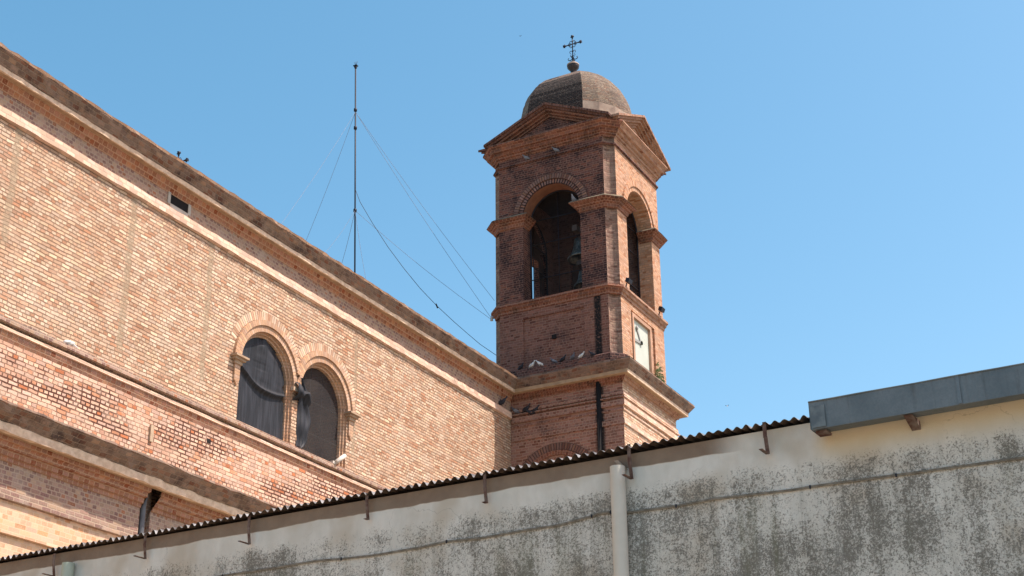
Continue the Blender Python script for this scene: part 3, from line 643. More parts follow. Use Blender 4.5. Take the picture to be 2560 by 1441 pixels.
for p_ in dome.data.polygons:          # the weather side carries a black crust
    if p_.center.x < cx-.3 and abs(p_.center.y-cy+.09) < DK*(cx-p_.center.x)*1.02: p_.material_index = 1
b = MB().sweep([(cx+a, cy-.09+b_) for a, b_ in oct_r(DR)], [(0, 28.62), (.05, 28.60), (.06, 28.0), (.06, 27.5)], closed=True, jit=.006)
kb = b.build('dome_kerb', plain('kerb_plaster', (.36, .28, .215), .9, c2=(.22, .16, .125), sc=3), dome)
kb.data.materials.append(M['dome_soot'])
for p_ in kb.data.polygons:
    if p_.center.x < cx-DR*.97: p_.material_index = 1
fb = Vector((cx, cy, 31.36))
MB().lathe([(.0, -.9), (.16, -.88), (.13, -.6), (.10, -.26), (.10, -.20), (.15, -.14), (.215, -.06), (.225, .02), (.19, .12), (.11, .195), (.0, .22)], fb, 20).build('finial_ball', plain('oxidised_metal', (.07, .06, .06), .5, .5, c2=(.035, .03, .03), sc=5), tower)
MB().lathe([(.2, .03), (.233, .03), (.228, .08), (.19, .08)], fb, 20).build('finial_band', plain('pale_band', (.42, .33, .27), .7), tower)
def iron_cross(b, c, s=1.):
    c = Vector(c); y = Vector((0, 1, 0)); z = Vector((0, 0, 1))
    P = lambda a, h: c+y*a*s+z*h*s
    b.tube([P(0, 0), P(0, 1.12)], .022*s, 8); b.tube([P(-.33, .80), P(.33, .80)], .022*s, 8)
    for a, h, da, dh in ((0, 1.12, 0, 1), (-.33, .80, -1, 0), (.33, .80, 1, 0)):   # flared tips
        b.tube([P(a-da*.10, h-dh*.10), P(a+da*.0, h+dh*.0), P(a+da*.05, h+dh*.05)], [.022*s, .04*s, .06*s], 8)
        px, pz_ = (1, 0) if dh else (0, 1)
        for q in (-1, 1): b.tube([P(a, h), P(a+px*q*.07, h+pz_*q*.07)], [.035*s, .022*s], 6)
    def scroll(a0, h0, sa, sh, r=.055):
        pts = [P(a0, h0)]
        for t in range(10):
            th = t/9*math.pi*1.45; pts.append(P(a0+sa*(r+r*.1-r*math.cos(th)), h0+sh*r*math.sin(th)))
        b.tube(pts, .012*s, 5)
    for sa in (-1, 1):
        for sh in (-1, 1): scroll(sa*.02, .80+sh*.10, sa, sh, .045); scroll(sa*.10, .80+sh*.015, sa*.6, sh, .05)
        scroll(sa*.02, .46, sa, 1, .05)
        b.tube([P(0, .16), P(sa*.10, .10), P(sa*.17, .11), P(sa*.205, .16), P(sa*.19, .205), P(sa*.16, .19)], .016*s, 6)
        b.tube([P(0, .30), P(sa*.07, .24), P(sa*.10, .30), P(sa*.07, .36)], .014*s, 6)
    for q in (-1, 1):
        b.tube([P(0, .22)+Vector((0, 0, 0)), P(0, .14)+Vector((q*.10*s, 0, 0)), P(0, .16)+Vector((q*.19*s, 0, 0)), P(0, .22)+Vector((q*.16*s, 0, 0))], .014*s, 6)
    b.lathe([(.0, -.02), (.05, 0), (.05, .05), (.025, .09), (.03, .14), (.05, .18), (.02, .25)], c, 10)
    return b
iron_cross(MB(), fb+Vector((0, 0, .20)), .98).build('cross', M['iron'], tower)
# black drainpipes / stains on the dark side
MB().tube([(-.055, -3.18, 18.0), (-.055, -3.18, 6)], .085, 8).build('drainpipe', M['black'], tower)

# clock
ck = MB(); yC = cy-hy+.07; 
fr = [(1.27, 18.7), (2.87, 18.7), (2.87, 20.68), (1.27, 20.68)]; inn = [(1.39, 18.98), (2.74, 18.98), (2.74, 20.56), (1.39, 20.56)]
for i in range(4):
    j = (i+1) % 4; A, B, C, D = fr[i], fr[j], inn[j], inn[i]; y_ = yC-.10
    ck.face([(A[0], y_, A[1]), (B[0], y_, B[1]), (C[0], y_, C[1]), (D[0], y_, D[1])]); ck.face([(A[0], y_, A[1]), (B[0], y_, B[1]), (B[0], yC, B[1]), (A[0], yC, A[1])]); ck.face([(D[0], y_, D[1]), (C[0], y_, C[1]), (C[0], yC, C[1]), (D[0], yC, D[1])])
clk = ck.build('clock', plain('pink_plaster', (.50, .30, .20), .9, sc=3), tower)
fc = MB(); fc.box(1.38, 2.75, yC-.012, yC+.01, 18.97, 20.57); fc.build('clock_face', plain('white_enamel', (.50, .53, .46), .6, c2=(.46, .49, .42), sc=1.5, bump=0), clk)
hub = (2.06, 19.86)
for (tx, tz), r0, r1 in (((1.74, 20.30), .028, .045), ((1.45, 19.80), .05, .055)):
    hb = MB(); y_ = yC-.045; dv_ = Vector((tx-hub[0], 0, tz-hub[1])); n_ = Vector((-dv_.z, 0, dv_.x)).normalized()
    p0 = Vector((hub[0], y_, hub[1])); p1 = Vector((tx, y_, tz))
    hb.extrude([p0-n_*r0, p0+n_*r0, p1+n_*r1*.8, p1+dv_.normalized()*.05, p1-n_*r1*.8], (0, .02, 0)); hb.lathe([(0, 0), (.07, 0), (.07, .03), (0, .03)], (tx, y_+.01, tz), 10, Matrix.Rotation(R(90), 3, 'X')) if r0 < .04 else None
    hb.lathe([(0, 0), (.075, 0), (.075, .035), (0, .035)], (hub[0], y_+.01, hub[1]), 12, Matrix.Rotation(R(90), 3, 'X'))
    hb.build('clock_hand', plain('grey_metal', (.34, .34, .32), .8), clk)

# belfry inside: floor, ceiling, dark screens in the far arches, frames
b = MB(); b.face([(cx-hx+.4, cy-hy+.4, 21.3), (cx+hx-.4, cy-hy+.4, 21.3), (cx+hx-.4, cy+hy-.4, 21.3), (cx-hx+.4, cy+hy-.4, 21.3)])
b.build('belfry_floor', plain('dark_boards', (.05, .035, .03), .9), tower); b = MB()
b.face([(cx-hx+.3, cy-hy+.3, 26.2), (cx+hx-.3, cy-hy+.3, 26.2), (cx+hx-.3, cy+hy-.3, 26.2), (cx-hx+.3, cy+hy-.3, 26.2)]); b.build('belfry_ceiling', plain('dark_ceiling', (.05, .035, .03), .9), tower)
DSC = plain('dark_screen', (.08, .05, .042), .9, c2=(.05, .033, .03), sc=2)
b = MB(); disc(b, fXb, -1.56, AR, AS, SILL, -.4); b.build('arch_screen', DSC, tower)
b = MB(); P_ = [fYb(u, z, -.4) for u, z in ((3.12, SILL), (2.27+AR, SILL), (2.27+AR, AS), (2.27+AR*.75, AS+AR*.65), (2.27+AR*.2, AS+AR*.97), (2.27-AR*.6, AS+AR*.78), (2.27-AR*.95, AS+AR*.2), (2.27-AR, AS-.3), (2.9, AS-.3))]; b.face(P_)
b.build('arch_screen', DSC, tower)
for f, c in ((fX, -1.56), (fY, 2.27), (fYb, 2.27)):
    fb_ = MB(); Rr = AR-.02; pts = [f(c-Rr, SILL, -TH+.02)]+[f(c-Rr*math.cos(math.pi*k/20), AS+Rr*math.sin(math.pi*k/20), -TH+.02) for k in range(21)]+[f(c+Rr, SILL, -TH+.02)]
    fb_.tube(pts, .03, 6)
    for zz in (22.3, 23.6, 24.5): fb_.tube([f(c-Rr, zz, -TH+.02), f(c+Rr, zz, -TH+.02)], .018, 6)
    fb_.tube([f(c, SILL, -TH+.02), f(c, AS+Rr, -TH+.02)], .014, 6)
    fb_.build('arch_frame', M['iron'], tower)
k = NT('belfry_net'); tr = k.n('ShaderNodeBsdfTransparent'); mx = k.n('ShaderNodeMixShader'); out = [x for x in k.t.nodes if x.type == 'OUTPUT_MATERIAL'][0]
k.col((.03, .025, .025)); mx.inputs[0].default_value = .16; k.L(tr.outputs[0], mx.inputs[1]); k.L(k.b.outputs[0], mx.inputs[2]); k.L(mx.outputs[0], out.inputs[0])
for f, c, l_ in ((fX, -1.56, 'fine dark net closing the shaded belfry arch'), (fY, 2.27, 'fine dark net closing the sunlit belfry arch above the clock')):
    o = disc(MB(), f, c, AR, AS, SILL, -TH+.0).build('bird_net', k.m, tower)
# bells
def bell(pos, s, label):
    t = thing('church_bell', label, 'bell', pos, 'bells in the belfry'); p = Vector(pos)
    BZ = plain('bronze', (.17, .17, .15), .45, .6, c2=(.05, .05, .045), sc=8)
    MB().lathe([(.0, .0), (.14*s, -.01*s), (.22*s, -.08*s), (.25*s, -.25*s), (.29*s, -.45*s), (.36*s, -.60*s), (.44*s, -.70*s), (.44*s, -.74*s), (.40*s, -.72*s), (.30*s, -.5*s), (.2*s, -.1*s)], p, 24).build('bell_body', BZ, t)
    MB().box(p.x-.5*s, p.x+.5*s, p.y-.09, p.y+.09, p.z+.02, p.z+.2*s).build('yoke', plain('yoke_wood', (.07, .055, .05), .8), t)
    MB().tube([p+Vector((0, 0, -.1*s)), p+Vector((0, 0, -.72*s)), p+Vector((0, 0, -.84*s))], [.02, .03*s, .06*s], 8).build('clapper', M['iron'], t)
bell((1.15, -2.2, 23.75), 1.15, 'upper bronze bell hanging behind the belfry arch, near the corner pier')
bell((1.1, -2.3, 22.5), .85, 'lower small bell hanging under the other bell in the belfry')

# floodlights on the belt
for px, py, lab in ((1571, 716, 'small black floodlight on the brick belt near the front corner of the tower'), (1653, 787, 'small black floodlight on the brick belt at the far right edge of the tower')):
    p = ony(cy-hy-.2, px, py); t = thing('floodlight', lab, 'floodlight', (p.x, p.y, 21.36), 'floodlights on the tower belt')
    b = MB().obox((p.x-.13, p.y-.06, 21.42), (.26, 0, 0), (0, .12, .05), (0, -.05, .13)); b.build('lamp_housing', M['iron'], t)
    MB().tube([(p.x, p.y+.08, 21.33), (p.x, p.y+.06, 21.45)], .02, 6).build('lamp_bracket', M['iron'], t)

# plant growing on the ledge
pl = ony(cy-hy-.12, 1643, 925); t = thing('ledge_plant', 'small green weed rooted on the cornice ledge beside the clock', 'plant', (pl.x, pl.y, 18.45))
st = MB(); lf = MB()
for i in range(15):
    a = rnd.uniform(-.5, .6); h = rnd.uniform(.3, 1.05); tip = Vector((pl.x+a*.5+.15*i/16, pl.y-rnd.uniform(0, .15), 18.45+h)); base = Vector((pl.x+a*.15, pl.y, 18.45))
    st.tube([base, base.lerp(tip, .5)+Vector((rnd.uniform(-.04, .04), 0, 0)), tip], [.009, .006, .003], 4)
    for j in range(12):
        c_ = base.lerp(tip, rnd.uniform(.25, 1))+Vector((rnd.uniform(-.06, .06), rnd.uniform(-.05, .05), rnd.uniform(-.04, .04)))
        u_ = Vector((rnd.uniform(-1, 1), rnd.uniform(-1, 1), rnd.uniform(-.5, 1))).normalized()*rnd.uniform(.06, .11); v_ = u_.cross(Vector((rnd.random(), rnd.random(), .3))).normalized()*.028
        lf.face([c_, c_+u_*.5+v_, c_+u_, c_+u_*.5-v_])
st.build('stem', plain('stem', (.16, .14, .07), .9), t, ); lf.build('foliage', plain('leaf', (.16, .22, .09), .7, c2=(.24, .27, .13), sc=9, bump=0), t, merge=False)

# ================================================================== MAST, WIRES, ROOF CROSS
YM = 5.0
mb_, mt = ony(YM, 887, 700), ony(YM, 889, 172)
mast = thing('antenna_mast', 'slender dark steel mast with guy wires rising behind the church roof', 'mast', (mb_.x, YM, 20.2))
mdir = (mt-mb_)/(mt.z-mb_.z)
def mp(z): return mb_+mdir*(z-mb_.z)
MB().tube([mp(20.2), mt], .028, 8).build('pole', M['iron'], mast)
for py in (275, 320, 527): z = ony(YM, 888, py).z; MB().lathe([(.03, -.07), (.06, -.05), (.06, .05), (.03, .07)], mp(z), 8).build('collar', M['iron'], mast)
b = MB(); z = mt.z
b.tube([(mt.x, YM, z), (mt.x, YM, z+.05)], [.034, .06], 8); b.tube([(mt.x, YM, z+.08), (mt.x, YM, z+.10)], .045, 8)
for q in (-1, 1): b.tube([(mt.x, YM+q*.04, z+.02), (mt.x, YM+q*.05, z+.09)], .008, 5)
b.box(mt.x-.06, mt.x+.06, YM-.075, YM+.075, z+.10, z+.13)
for q in (-1, 0, 1): b.tube([(mt.x, YM, z+.13), (mt.x, YM+q*.07, z+.29)], .007, 5)
b.build('lightning_tip', M['iron'], mast)
WIRE = plain('wire', (.17, .20, .26), .6, .2, bump=0)
zc1, zc2 = ony(YM, 888, 280).z, ony(YM, 888, 527).z
top1, top2 = mp(zc1), mp(zc2)
ends = [(top1, ony(2.2, 688, 582)), (top1, ony(6.5, 757, 622)), (top1, onx(.9, 1236, 752)), (top1, onx(.5, 1233, 803)), (top2, ony(2.2, 800, 646)), (top2, ony(6.5, 850, 674)), (top2, ony(3.5, 918, 716)), (top2, onx(.45, 1232, 802))]
for a, e in ends:
    pts = [a.lerp(e, t/8)-Vector((0, 0, .12*math.sin(math.pi*t/8))) for t in range(9)]
    MB().tube(pts, .0065, 4, cap=False).build('guy_wire', WIRE, mast)
cp = [(888, 473), (900, 505), (931, 558), (970, 618), (1010, 672), (1050, 721), (1092, 765), (1135, 805), (1166, 832), (1200, 861), (1241, 889)]
pts = []
for i, (x, y) in enumerate(cp): pts.append(ony(YM-(YM-.8)*i/(len(cp)-1), x, y))
b = MB().tube(pts, .009, 6, cap=False); b.tube([pts[6]-Vector((.06, 0, -.05)), pts[6]+Vector((.06, 0, -.06))], .03, 6)
tag(b.build('power_cable', plain('black_cable', (.02, .02, .025), .6, bump=0)), 'thick black cable sagging from the mast down to the tower', 'cable')
q = ony(YM, 447, 384); p0 = Vector((q.x, YM, q.z-1.12*.95))
tag(iron_cross(MB(), p0, .95).build('roof_cross', M['iron']), 'iron cross whose top peeks over the long church roof edge', 'cross')
bpy.data.objects['roof_cross'].location = (0, 0, 0)
b = MB().tube([p0, (p0.x, p0.y, 19.8)], .03, 6); o = b.build('post', M['iron'], bpy.data.objects['roof_cross'])
# insulators where the wires meet the tower
q = onx(.45, 1229, 797); b = MB().lathe([(0, -.1), (.05, -.08), (.05, .02), (.03, .1), (0, .11)], q, 10); b.tube([q, q+Vector((.2, -.15, .05))], .015, 5)
tag(b.build('insulator', plain('porcelain', (.6, .6, .58), .4)), 'small white insulator on the left edge of the tower where the guy wires end', 'insulator')

# ================================================================== PIGEONS
def pigeon(pos, dirv, col, label, s=1., head=None, up=.25, pitch=.2):
    t = thing('pigeon', label, 'pigeon', pos, 'pigeons roosting on the church')
    p = Vector(pos); f = Vector(dirv).normalized(); r = f.cross(Vector((0, 0, 1))).normalized(); u = Vector((0, 0, 1))
    secs = [(-.19, .045, .03, .008), (-.13, .06, .045, .02), (-.07, .095, .065, .055), (.0, .115, .075, .075), (.06, .135, .068, .075), (.10, .17, .048, .052), (.12, .205, .033, .035), (.135, .235, .032, .034), (.158, .24, .022, .024), (.175, .235, .009, .009), (.20, .228, .003, .003)]
    b = MB(); prev = None; n = 10
    for a, h, w_, hh in secs:
        c = p+(f*a+u*(h+pitch*a))*s; rg = [c+(r*math.cos(2*math.pi*k/n)*w_+u*math.sin(2*math.pi*k/n)*hh)*s for k in range(n)]
        if prev:
            for k in range(n): l = (k+1) % n; b.face([prev[k], prev[l], rg[l], rg[k]], sm=True)
        else: b.face(rg)
        prev = rg
    b.face(prev)
    for q in (-1, 1):
        b.tube([p+(r*q*.028+u*.06)*s, p+(r*q*.028+u*.003)*s, p+(r*q*.028+f*.03+u*.003)*s], .006*s, 5)
    b.build('body', col, t)
    for q in (-1, 1):
        w2 = MB(); c0 = p+(f*.06+u*.13+r*q*.072)*s
        w2.extrude([c0, c0+(f*-.08+u*.035)*s, c0+(f*-.22+u*-.045+r*-q*.04)*s, c0+(f*-.17+u*-.06+r*-q*.02)*s, c0+(f*-.06+u*-.055)*s], r*q*.008*s); w2.build('wing', WINGS.get(col.name, col), t)
    return t
pw_ = plain('white_feathers', (.75, .72, .68), .8, sc=20, bump=0); pd = plain('dark_feathers', (.035, .035, .045), .7, sc=20, bump=0); pg = plain('grey_feathers', (.13, .14, .17), .7, sc=20, bump=0); pb = plain('banded_feathers', (.22, .22, .24), .7, sc=20, bump=0)
WINGS = {'grey_feathers': pb}
ZL = 18.86; XL = .0
def py_(px, py): return onx(XL, px, py).y
for x, y, mat, d_, lab, sc in (
    (1331, 907, pw_, (-.2, -1, 0), 'white pigeon resting low on the tower ledge, left of another white pigeon', 1.35),
    (1350, 904, pw_, (-.2, 1, 0), 'white pigeon with raised tail on the tower ledge, in the middle of the dark side', 1.35),
    (1303, 925, pd, (-.3, -1, 0), 'dark pigeon furthest left on the tower ledge near the roof corner', 1.3),
    (1385, 898, pg, (-.2, 1, 0), 'grey pigeon standing right of the two white ones on the tower ledge', 1.3),
    (1408, 894, pd, (-.2, -1, 0), 'dark pigeon in the middle of the row on the tower ledge', 1.3),
    (1432, 888, pg, (-.6, -1, 0), 'grey pigeon beside the right-hand white pigeon on the tower ledge', 1.3),
    (1454, 887, pw_, (-.1, -1, 0), 'lone white pigeon on the right of the tower ledge', 1.2),
    (1481, 887, pd, (-.2, 1, 0), 'dark pigeon furthest right on the tower ledge, next to the black drainpipe', 1.2)):
    yy = py_(x, y); pigeon((-.03, yy, ZL), d_, mat, lab, sc*.58)
for x, y, mat, d_, lab in ((1289, 1025, pg, (-.1, 1, 0), 'grey pigeon in the corner on the upper brick band below the tower cornice'), (1316, 1020, pd, (-.1, -1, 0), 'dark pigeon with spread tail on the upper brick band below the tower cornice')):
    q = onx(-.05, x, y); pigeon((-.06, q.y, 17.355), d_, mat, lab, .95)
for x, y, mat, d_, lab in ((1322, 1053, pd, (-.1, 1, 0), 'left of two dark pigeons huddled on the lower brick band of the tower'), (1338, 1050, pd, (-.1, -1, 0), 'right of two dark pigeons huddled on the lower brick band of the tower')):
    q = onx(-.05, x, y); pigeon((-.05, q.y, 17.25), d_, mat, lab, .95)
q = ony(-.08, 1254, 1020); pigeon((q.x, -.09, 17.44), (.3, -1, 0), pd, 'black pigeon perched on the church string course beside the tower corner', 1.1)
q = onx(-.05, 1434, 503); pigeon((-.02, q.y, 24.5), (-1, .1, 0), pb, 'grey pigeon perched on the impost inside the shaded belfry arch', .9)
for x, y, lab in ((1316, 395, 'pigeon tucked under the pediment at the left, only its pale head bright'), (1390, 374, 'pigeon tucked under the pediment near the middle, only its pale head bright')):
    q = onx(.08, x, y); pigeon((.06, q.y, 26.64), (-.2, 1, 0), pb, lab, .8)
# two birds in the air
for x, y, D, s_, mat, lab in ((1818, 1016, 60, .42, pw_, 'tiny white bird flying in the open sky above the corrugated roof'), (1301, 91, 80, .35, pd, 'tiny dark bird high in the sky left of the dome')):
    p = CAM+ray(x, y)*(D/FPX); t = thing('flying_bird', lab, 'bird', p)
    b = MB(); b.tube([p+Vector((-.12*s_, 0, 0)), p, p+Vector((.1*s_, 0, .02)), p+Vector((.16*s_, 0, .03))], [.01*s_, .045*s_, .03*s_, .005*s_], 8); b.build('body', mat, t)
    for q in (-1, 1):
        b = MB(); b.extrude([p+Vector((.05*s_, q*.02, .02)), p+Vector((-.05*s_, q*.02, .02)), p+Vector((-.06*s_, q*.14*s_, .09*s_)), p+Vector((.0, q*.2*s_, .07*s_)), p+Vector((.05*s_, q*.12*s_, .08*s_))], (0, 0, .006)); b.build('wing', pd if mat is pw_ else mat, t)

# ================================================================== FOREGROUND BUILDING
az = R(88); AV = Vector((math.cos(az), math.sin(az), 0)); NV = Vector((-math.sin(az), math.cos(az), 0)); K0 = 28.4863
def F(s, z, d=0.): return AV*s+NV*(K0+d)+Vector((0, 0, z))
def pw(x, y, d=0.):
    r = ray(x, y); t = (K0+d-NV.dot(CAM))/NV.dot(r); p = CAM+r*t; return AV.dot(p), p.z
shed = thing('plaster_building', 'low building in front with a lichen-stained plaster wall and corrugated metal eaves', 'building', F(-15, 0))
shed.rotation_euler.z = 0
ZE = 5.62
k = NT('stained_plaster'); tc = k.n('ShaderNodeTexCoord'); uv = tc.outputs['UV']; u_, v_, _ = k.sep(uv)
depth = k.math('SUBTRACT', ZE, v_)                                   # metres below the eaves
n_big = k.noise(uv, .9, 4, .6); n_mid = k.noise(k.scale(uv, (1, .45, 1)), 3.2, 5, .65); n_fine = k.noise(uv, 62, 5, .85, dist=.4); n_fine2 = k.noise(k.scale(uv, (1, .75, 1)), 30, 4, .75, dist=.8)
strk = k.noise(k.scale(uv, (2.6, .16, 1)), 1.6, 4, .6)
base = k.mix(k.step(n_mid, .35, .7), (.57, .55, .49), (.68, .66, .60))
base = k.mix(k.step(k.noise(uv, 1.4, 3), .5, .7), base, (.50, .45, .37))
# density of black lichen: grows away from the sheltered strip, patchy, streaked down
den = k.math('ADD', k.math('MULTIPLY', k.step(depth, .13, .45), .77), k.math('MULTIPLY', k.step(depth, .5, 1.2), .16))
den = k.math('ADD', den, k.math('MULTIPLY', k.math('SUBTRACT', n_mid, .5), .9))
den = k.math('ADD', den, k.math('MULTIPLY', k.math('SUBTRACT', strk, .5), 1.0))
den = k.math('ADD', den, k.math('MULTIPLY', k.math('SUBTRACT', n_big, .5), 1.3))
den = k.math('MULTIPLY', den, k.step(depth, .14, .34)); den = k.math('MAXIMUM', k.math('MINIMUM', den, 1.3), 0.)
th = k.math('SUBTRACT', .70, k.math('MULTIPLY', den, .23))
sp = k.math('ADD', k.math('MULTIPLY', n_fine, .6), k.math('MULTIPLY', n_fine2, .4))
spot = k.step(sp, k.math('SUBTRACT', th, .055), k.math('ADD', th, .055))
lich = k.mix(n_mid, (.085, .08, .065), (.15, .137, .115))
colr = k.mix(k.math('MULTIPLY', spot, .86), base, lich)
colr = k.mix(k.math('MULTIPLY', k.step(den, .65, 1.3), .42), colr, (.13, .12, .095))
runs = k.noise(k.scale(uv, (9, .5, 1)), 1.5, 4, .65)                 # thin rain runs
colr = k.mix(k.math('MULTIPLY', k.math('MULTIPLY', k.step(runs, .55, .72), k.step(depth, .16, .5)), .35), colr, (.16, .15, .125))
colr = k.mix(k.math('MULTIPLY', k.math('MULTIPLY', k.step(runs, .45, .28), k.step(depth, .3, .6)), .35), colr, (.50, .49, .45))
# greenish algae in streaks
colr = k.mix(k.math('MULTIPLY', k.math('MULTIPLY', k.step(strk, .52, .72), k.step(depth, .4, .8)), .3), colr, (.16, .16, .08))
# sheltered strip directly under the eaves keeps its old tan coat, with a wavy lower edge
edge = k.math('ADD', depth, k.math('MULTIPLY', k.math('SUBTRACT', k.noise(k.scale(uv, (1, 0, 1)), 1.6, 3), .5), .09))
tan = k.math('SUBTRACT', 1., k.step(edge, .128, .142)); tan = k.math('MULTIPLY', tan, k.step(u_, -18.75, -18.3))
colr = k.mix(tan, colr, k.mix(k.step(k.noise(uv, 5, 3), .3, .7), (.25, .19, .14), (.21, .155, .115)))
yel = k.math('MULTIPLY', k.math('SUBTRACT', 1., k.step(edge, .16, .42)), k.math('SUBTRACT', 1., k.step(u_, -19.45, -19.25)))
colr = k.mix(k.math('MULTIPLY', yel, .85), colr, (.58, .46, .28))
vw = k.n('ShaderNodeTexVoronoi', feature='DISTANCE_TO_EDGE'); vw.inputs['Scale'].default_value = 1.1
wv = k.n('ShaderNodeVectorMath', operation='ADD'); k.L(uv, wv.inputs[0]); k.L(k.scale(k.noise(uv, 5, 4, .6, out=1), (.25, .25, 0)), wv.inputs[1]); k.L(wv.outputs[0], vw.inputs['Vector'])
crk = k.math('MULTIPLY', k.math('SUBTRACT', 1., k.step(vw.outputs['Distance'], .0, .005)), k.step(k.noise(uv, .7, 2), .55, .62))
colr = k.mix(k.math('MULTIPLY', crk, .35), colr, (.14, .12, .10))
k.col(colr); k.b.inputs['Roughness'].default_value = .95
k.bump(k.math('ADD', k.math('MULTIPLY', n_mid, 1.), k.math('ADD', k.math('MULTIPLY', n_fine, .25), k.math('MULTIPLY', tan, .25))), .7, .02)
PLASTER = k.m
b = MB()
def fquad(s0, s1, z0, z1, d): b.face([F(s0, z0, d), F(s1, z0, d), F(s1, z1, d), F(s0, z1, d)], uv=[(s0, z0), (s1, z0), (s1, z1), (s0, z1)])
n_ = 40
S0, S1 = -42., -6.
for i in range(n_):
    a = S0+(S1-S0)*i/n_; e = S0+(S1-S0)*(i+1)/n_
    b.face([F(a, 0), F(e, 0), F(e, ZE), F(a, ZE)], uv=[(a, 0), (e, 0), (e, ZE), (a, ZE)])
b.face([F(S0, ZE, 0), F(S1, ZE, 0), F(S1, ZE, -.25), F(S0, ZE, -.25)]); b.face([F(S0, 0, -.25), F(S1, 0, -.25), F(S1, ZE, -.25), F(S0, ZE, -.25)])
for e_, d0_, d1_ in ((S0, -.25, -7), (S1, -.25, -7)):
    b.face([F(e_, 0, d0_), F(e_, 0, d1_), F(e_, ZE+.35, d1_), F(e_, ZE, d0_)])
b.face([F(S0, 0, -7), F(S1, 0, -7), F(S1, ZE+.35, -7), F(S0, ZE+.35, -7)])
b.build('wall', PLASTER, shed)
# corrugated sheets: valleys dip at the lip
k = NT('old_zinc'); tc = k.n('ShaderNodeTexCoord'); n1 = k.noise(tc.outputs['Object'], 7, 4)
k.col(k.mix(k.step(n1, .35, .65), (.075, .05, .038), (.16, .115, .085))); k.b.inputs['Roughness'].default_value = .55; k.b.inputs['Metallic'].default_value = .25; ZINC = k.m
b = MB(); pitch = .0872; amp = .0135; per = 10
S_end = -19.33; cnt = int((S1-S_end)/pitch*per)
rows_ = [(.085, 0.), (.065, .35), (.03, .85), (-.05, 1.), (-6., 1.)]
def zc(s, d, q, th=0):
    sh = math.floor((s-S1)/.75); jz = .007*math.sin(sh*12.9)+.006*math.sin(s*1.7)+.0035*math.sin(s*37)*math.sin(s*5.1)
    wv_ = math.cos(2*math.pi*s/pitch+.5*math.sin(s*2.3)+.4*math.sin(sh*7.1))*(1+.22*math.sin(s*11.3)+.15*math.sin(s*29))
    lip = (1-q)*(-.011 if s > -17.5 else -.003)*max(0, -wv_)
    sl = .10*(.1-d) if d > -1 else .10*.1+.10*(-d)
    return 5.655+amp*wv_+lip+sl+jz+th
for lay, th in ((0, 0), (1, -.004)):
    for i in range(cnt):
        a = S1-(i)*pitch/per; e = S1-(i+1)*pitch/per
        for (d0, q0), (d1, q1) in zip(rows_, rows_[1:]):
            b.face([F(a, zc(a, d0, q0, th), d0), F(e, zc(e, d0, q0, th), d0), F(e, zc(e, d1, q1, th), d1), F(a, zc(a, d1, q1, th), d1)], sm=True)
for i in range(cnt):
    a = S1-(i)*pitch/per; e = S1-(i+1)*pitch/per
    b.face([F(a, zc(a, .085, 0), .085), F(e, zc(e, .085, 0), .085), F(e, zc(e, .085, 0, -.004), .085), F(a, zc(a, .085, 0, -.004), .085)])
cr = b.build('corrugated_roof', ZINC, shed, merge=False)
cr.data.materials.append(plain('glint_zinc', (.30, .29, .28), .45, .2, c2=(.07, .055, .045), sc=6, bump=0))
for i_ in range(cnt*4): cr.data.polygons[i_].material_index = 1      # upper face of the sheets coloured brighter, painting glints into the valleys
b = MB(); b.box(0, 1, 0, 1, 0, 1); b = MB()
b.face([F(S0, 5.69, -.0), F(S_end, 5.69, -.0), F(S_end, 6.3, -6), F(S0, 6.3, -6)]); b.build('roof_sheet', ZINC, shed)
# rusty gutter brackets
for i, (x, yt, yb, lean) in enumerate(((140, 1390, 1441, .02), (368, 1336, 1397, .03), (627, 1296, 1361, .03), (921, 1240, 1300, .02), (1215, 1188, 1259, .03), (1575, 1118, 1199, .0), (1913, 1063, 1137, .0))):
    s, zt_ = pw(x, yt, .04); s2, zb_ = pw(x, yb, .04)
    b = MB(); w_ = .016
    b.obox(F(s-w_, zb_+.14, .06), AV*2*w_, NV*.008, Vector((0, 0, zt_-zb_-.12)))                 # upper strap
    b.obox(F(s-w_-.004, zb_, .035), AV*2*w_, NV*.008, Vector((0, 0, .15))+NV*.03)                # lower strap
    ln = .05 if i in (3, 4) else .16
    b.obox(F(s-w_, zb_, .04), AV*2*w_, NV*ln, Vector((0, 0, .006)))                              # foot towards the street
    b.build('gutter_bracket', M['rust'], shed)
# zinc box gutter on the right
GS0, GS1 = -41.5, -19.37
k = NT('grey_zinc'); tc = k.n('ShaderNodeTexCoord'); n1 = k.noise(tc.outputs['Object'], 3, 4); n2 = k.noise(tc.outputs['Object'], 46, 4, .8)
n3 = k.noise(k.scale(tc.outputs['Object'], (5, 5, .5)), 2.5, 5, .7)
k.col(k.mix(k.math('MULTIPLY', k.step(n3, .5, .72), .5), k.mix(k.step(n1, .3, .7), k.mix(n2, (.085, .11, .125), (.15, .175, .185)), k.mix(n2, (.11, .135, .15), (.22, .245, .255))), (.07, .07, .065))); k.b.inputs['Roughness'].default_value = .5; k.b.inputs['Metallic'].default_value = .35; k.bump(n2, .15, .005)
gt = MB(); zt_, zb_ = 5.712, 5.475
prof = [(.07, zt_), (.075, zb_+.01), (.24, zb_), (.25, zt_), (.246, zt_), (.236, zb_+.006), (.08, zb_+.016), (.074, zt_)]
for a, e in zip(prof, prof[1:]+prof[:1]): gt.face([F(GS0, a[1], a[0]), F(GS1, a[1], a[0]), F(GS1, e[1], e[0]), F(GS0, e[1], e[0])])
gt.face([F(GS1, zt_, .07), F(GS1, zb_, .07), F(GS1, zb_, .25), F(GS1, zt_, .25)])
gut = gt.build('box_gutter', k.m, shed)
MB().tube([F(GS0+(GS1-GS0)*i_/99, zt_+.001*math.sin(i_*2.1), .2515+.003*math.sin(i_*1.3)) for i_ in range(100)], .007, 6).build('gutter_lip', k.m, gut)
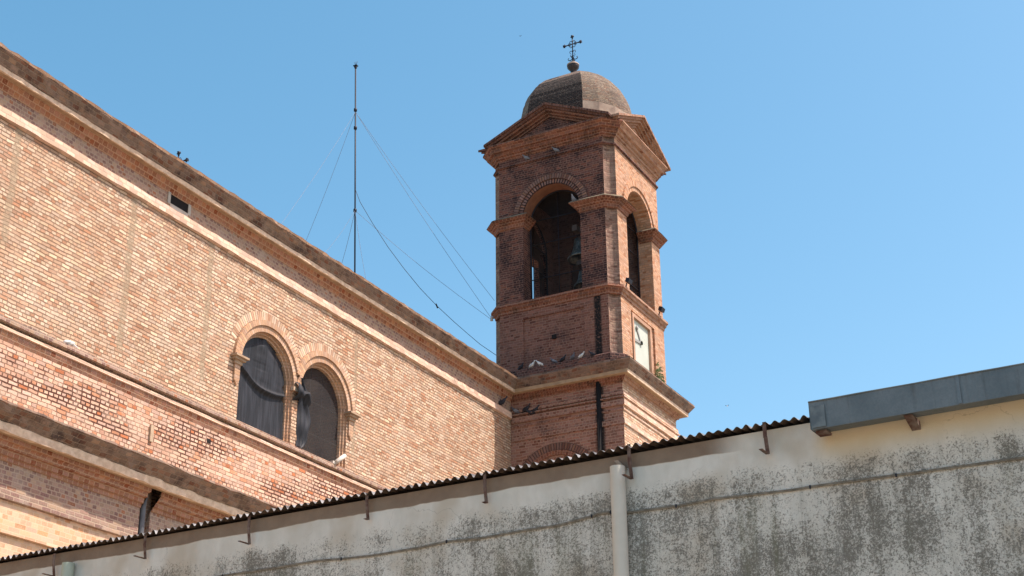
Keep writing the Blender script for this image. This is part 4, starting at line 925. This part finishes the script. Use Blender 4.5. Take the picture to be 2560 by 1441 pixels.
for s_ in (-20.62, -21.9):
    MB().obox(F(s_, zb_+.004, .2505), AV*.03, NV*.004, Vector((0, 0, zt_-zb_-.008))).build('gutter_seam', k.m, gut)
MB().obox(F(GS1-.135, zb_+.01, .2535), AV*.12, NV*.0015, Vector((0, 0, .185))).build('patch_plate', plain('pale_zinc', (.20, .225, .225), .5, .3, c2=(.11, .13, .14), sc=9), gut)
MB().obox(F(GS1-.12, zb_-.02, .07), AV*.1, NV*.12, Vector((0, 0, .02))).build('gutter_foot', M['rust'], gut)
s, z_ = pw(2282, 1050, .05); b = MB(); b.extrude([F(s-.045, zb_-.005, .0), F(s-.045, zb_-.005, .22), F(s-.045, zb_-.06, .03), F(s-.045, zb_-.075, .0)], AV*.075)
b.build('gutter_bracket', M['rust'], shed)
# downpipes
GP = plain('white_pvc', (.58, .545, .47), .95, c2=(.55, .515, .44), sc=9, bump=.05, spec=.1)
s, z_ = pw(1544, 1168, .07); z_top = z_
b = MB().tube([F(s, z_top, .075), F(s, z_top-.003, .075), F(s, z_top-.01, .075), F(s, .21, .075), F(s, .2, .075)], .068, 24, cap=False)
b.tube([F(s, z_top, .075), F(s, z_top-.3, .075)], .062, 20, cap=False); b.tube([F(s, z_top-.03, .075), F(s, z_top, .075)], [.0685, .0655], 24, cap=False)
b.build('downpipe', GP, shed, 'white plastic downpipe, open at the top')
b = MB().obox(F(s-.085, z_top-.03, .03), NV*.02, AV*.04, Vector((0, 0, .10))+AV*.09); b.build('pipe_clip', plain('tan_strap', (.36, .28, .21), .8), shed)
s, z_ = pw(172, 1409, .07)
b = MB().tube([F(s, z_, .075), F(s, z_-.01, .075), F(s, .2, .075)], .068, 24, cap=False); b.build('downpipe', plain('green_pvc', (.38, .43, .35), .6, sc=3), shed, 'pale green plastic downpipe at the left')
# cable clipped along the wall
cpx = [(300, 1492), (430, 1466), (557, 1441), (700, 1419), (795, 1403), (854, 1399), (935, 1390), (1053, 1370), (1117, 1355.6), (1209, 1346), (1300, 1329.5), (1400, 1314), (1480, 1292), (1496, 1285.6), (1527, 1282.6), (1564, 1283.6), (1691, 1267), (1783, 1249.4), (1980, 1227), (2026, 1219), (2110, 1207), (2241, 1190), (2400, 1168), (2560, 1146), (2700, 1128)]
pts = []; 
for x, y in cpx: s, z_ = pw(x, y, .012); pts.append(F(s, z_, .012))
b = MB().tube(pts, .0065, 6); b.tube([p+Vector((0, 0, .011)) for p in pts], .005, 6)
cb = tag(b.build('wall_cable', plain('old_cable', (.27, .24, .19), .8, c2=(.15, .13, .1), sc=15, bump=0)), 'thin double cable running along the stained plaster wall', 'cable')
b = MB()
for i in (2, 5, 8, 12, 14, 16, 19, 21): b.obox(pts[i]-AV*.006-Vector((0, 0, .012)), AV*.012, NV*.012, Vector((0, 0, .03)))
b.build('cable_clip', M['iron'], cb)
bpy.context.view_layer.update()
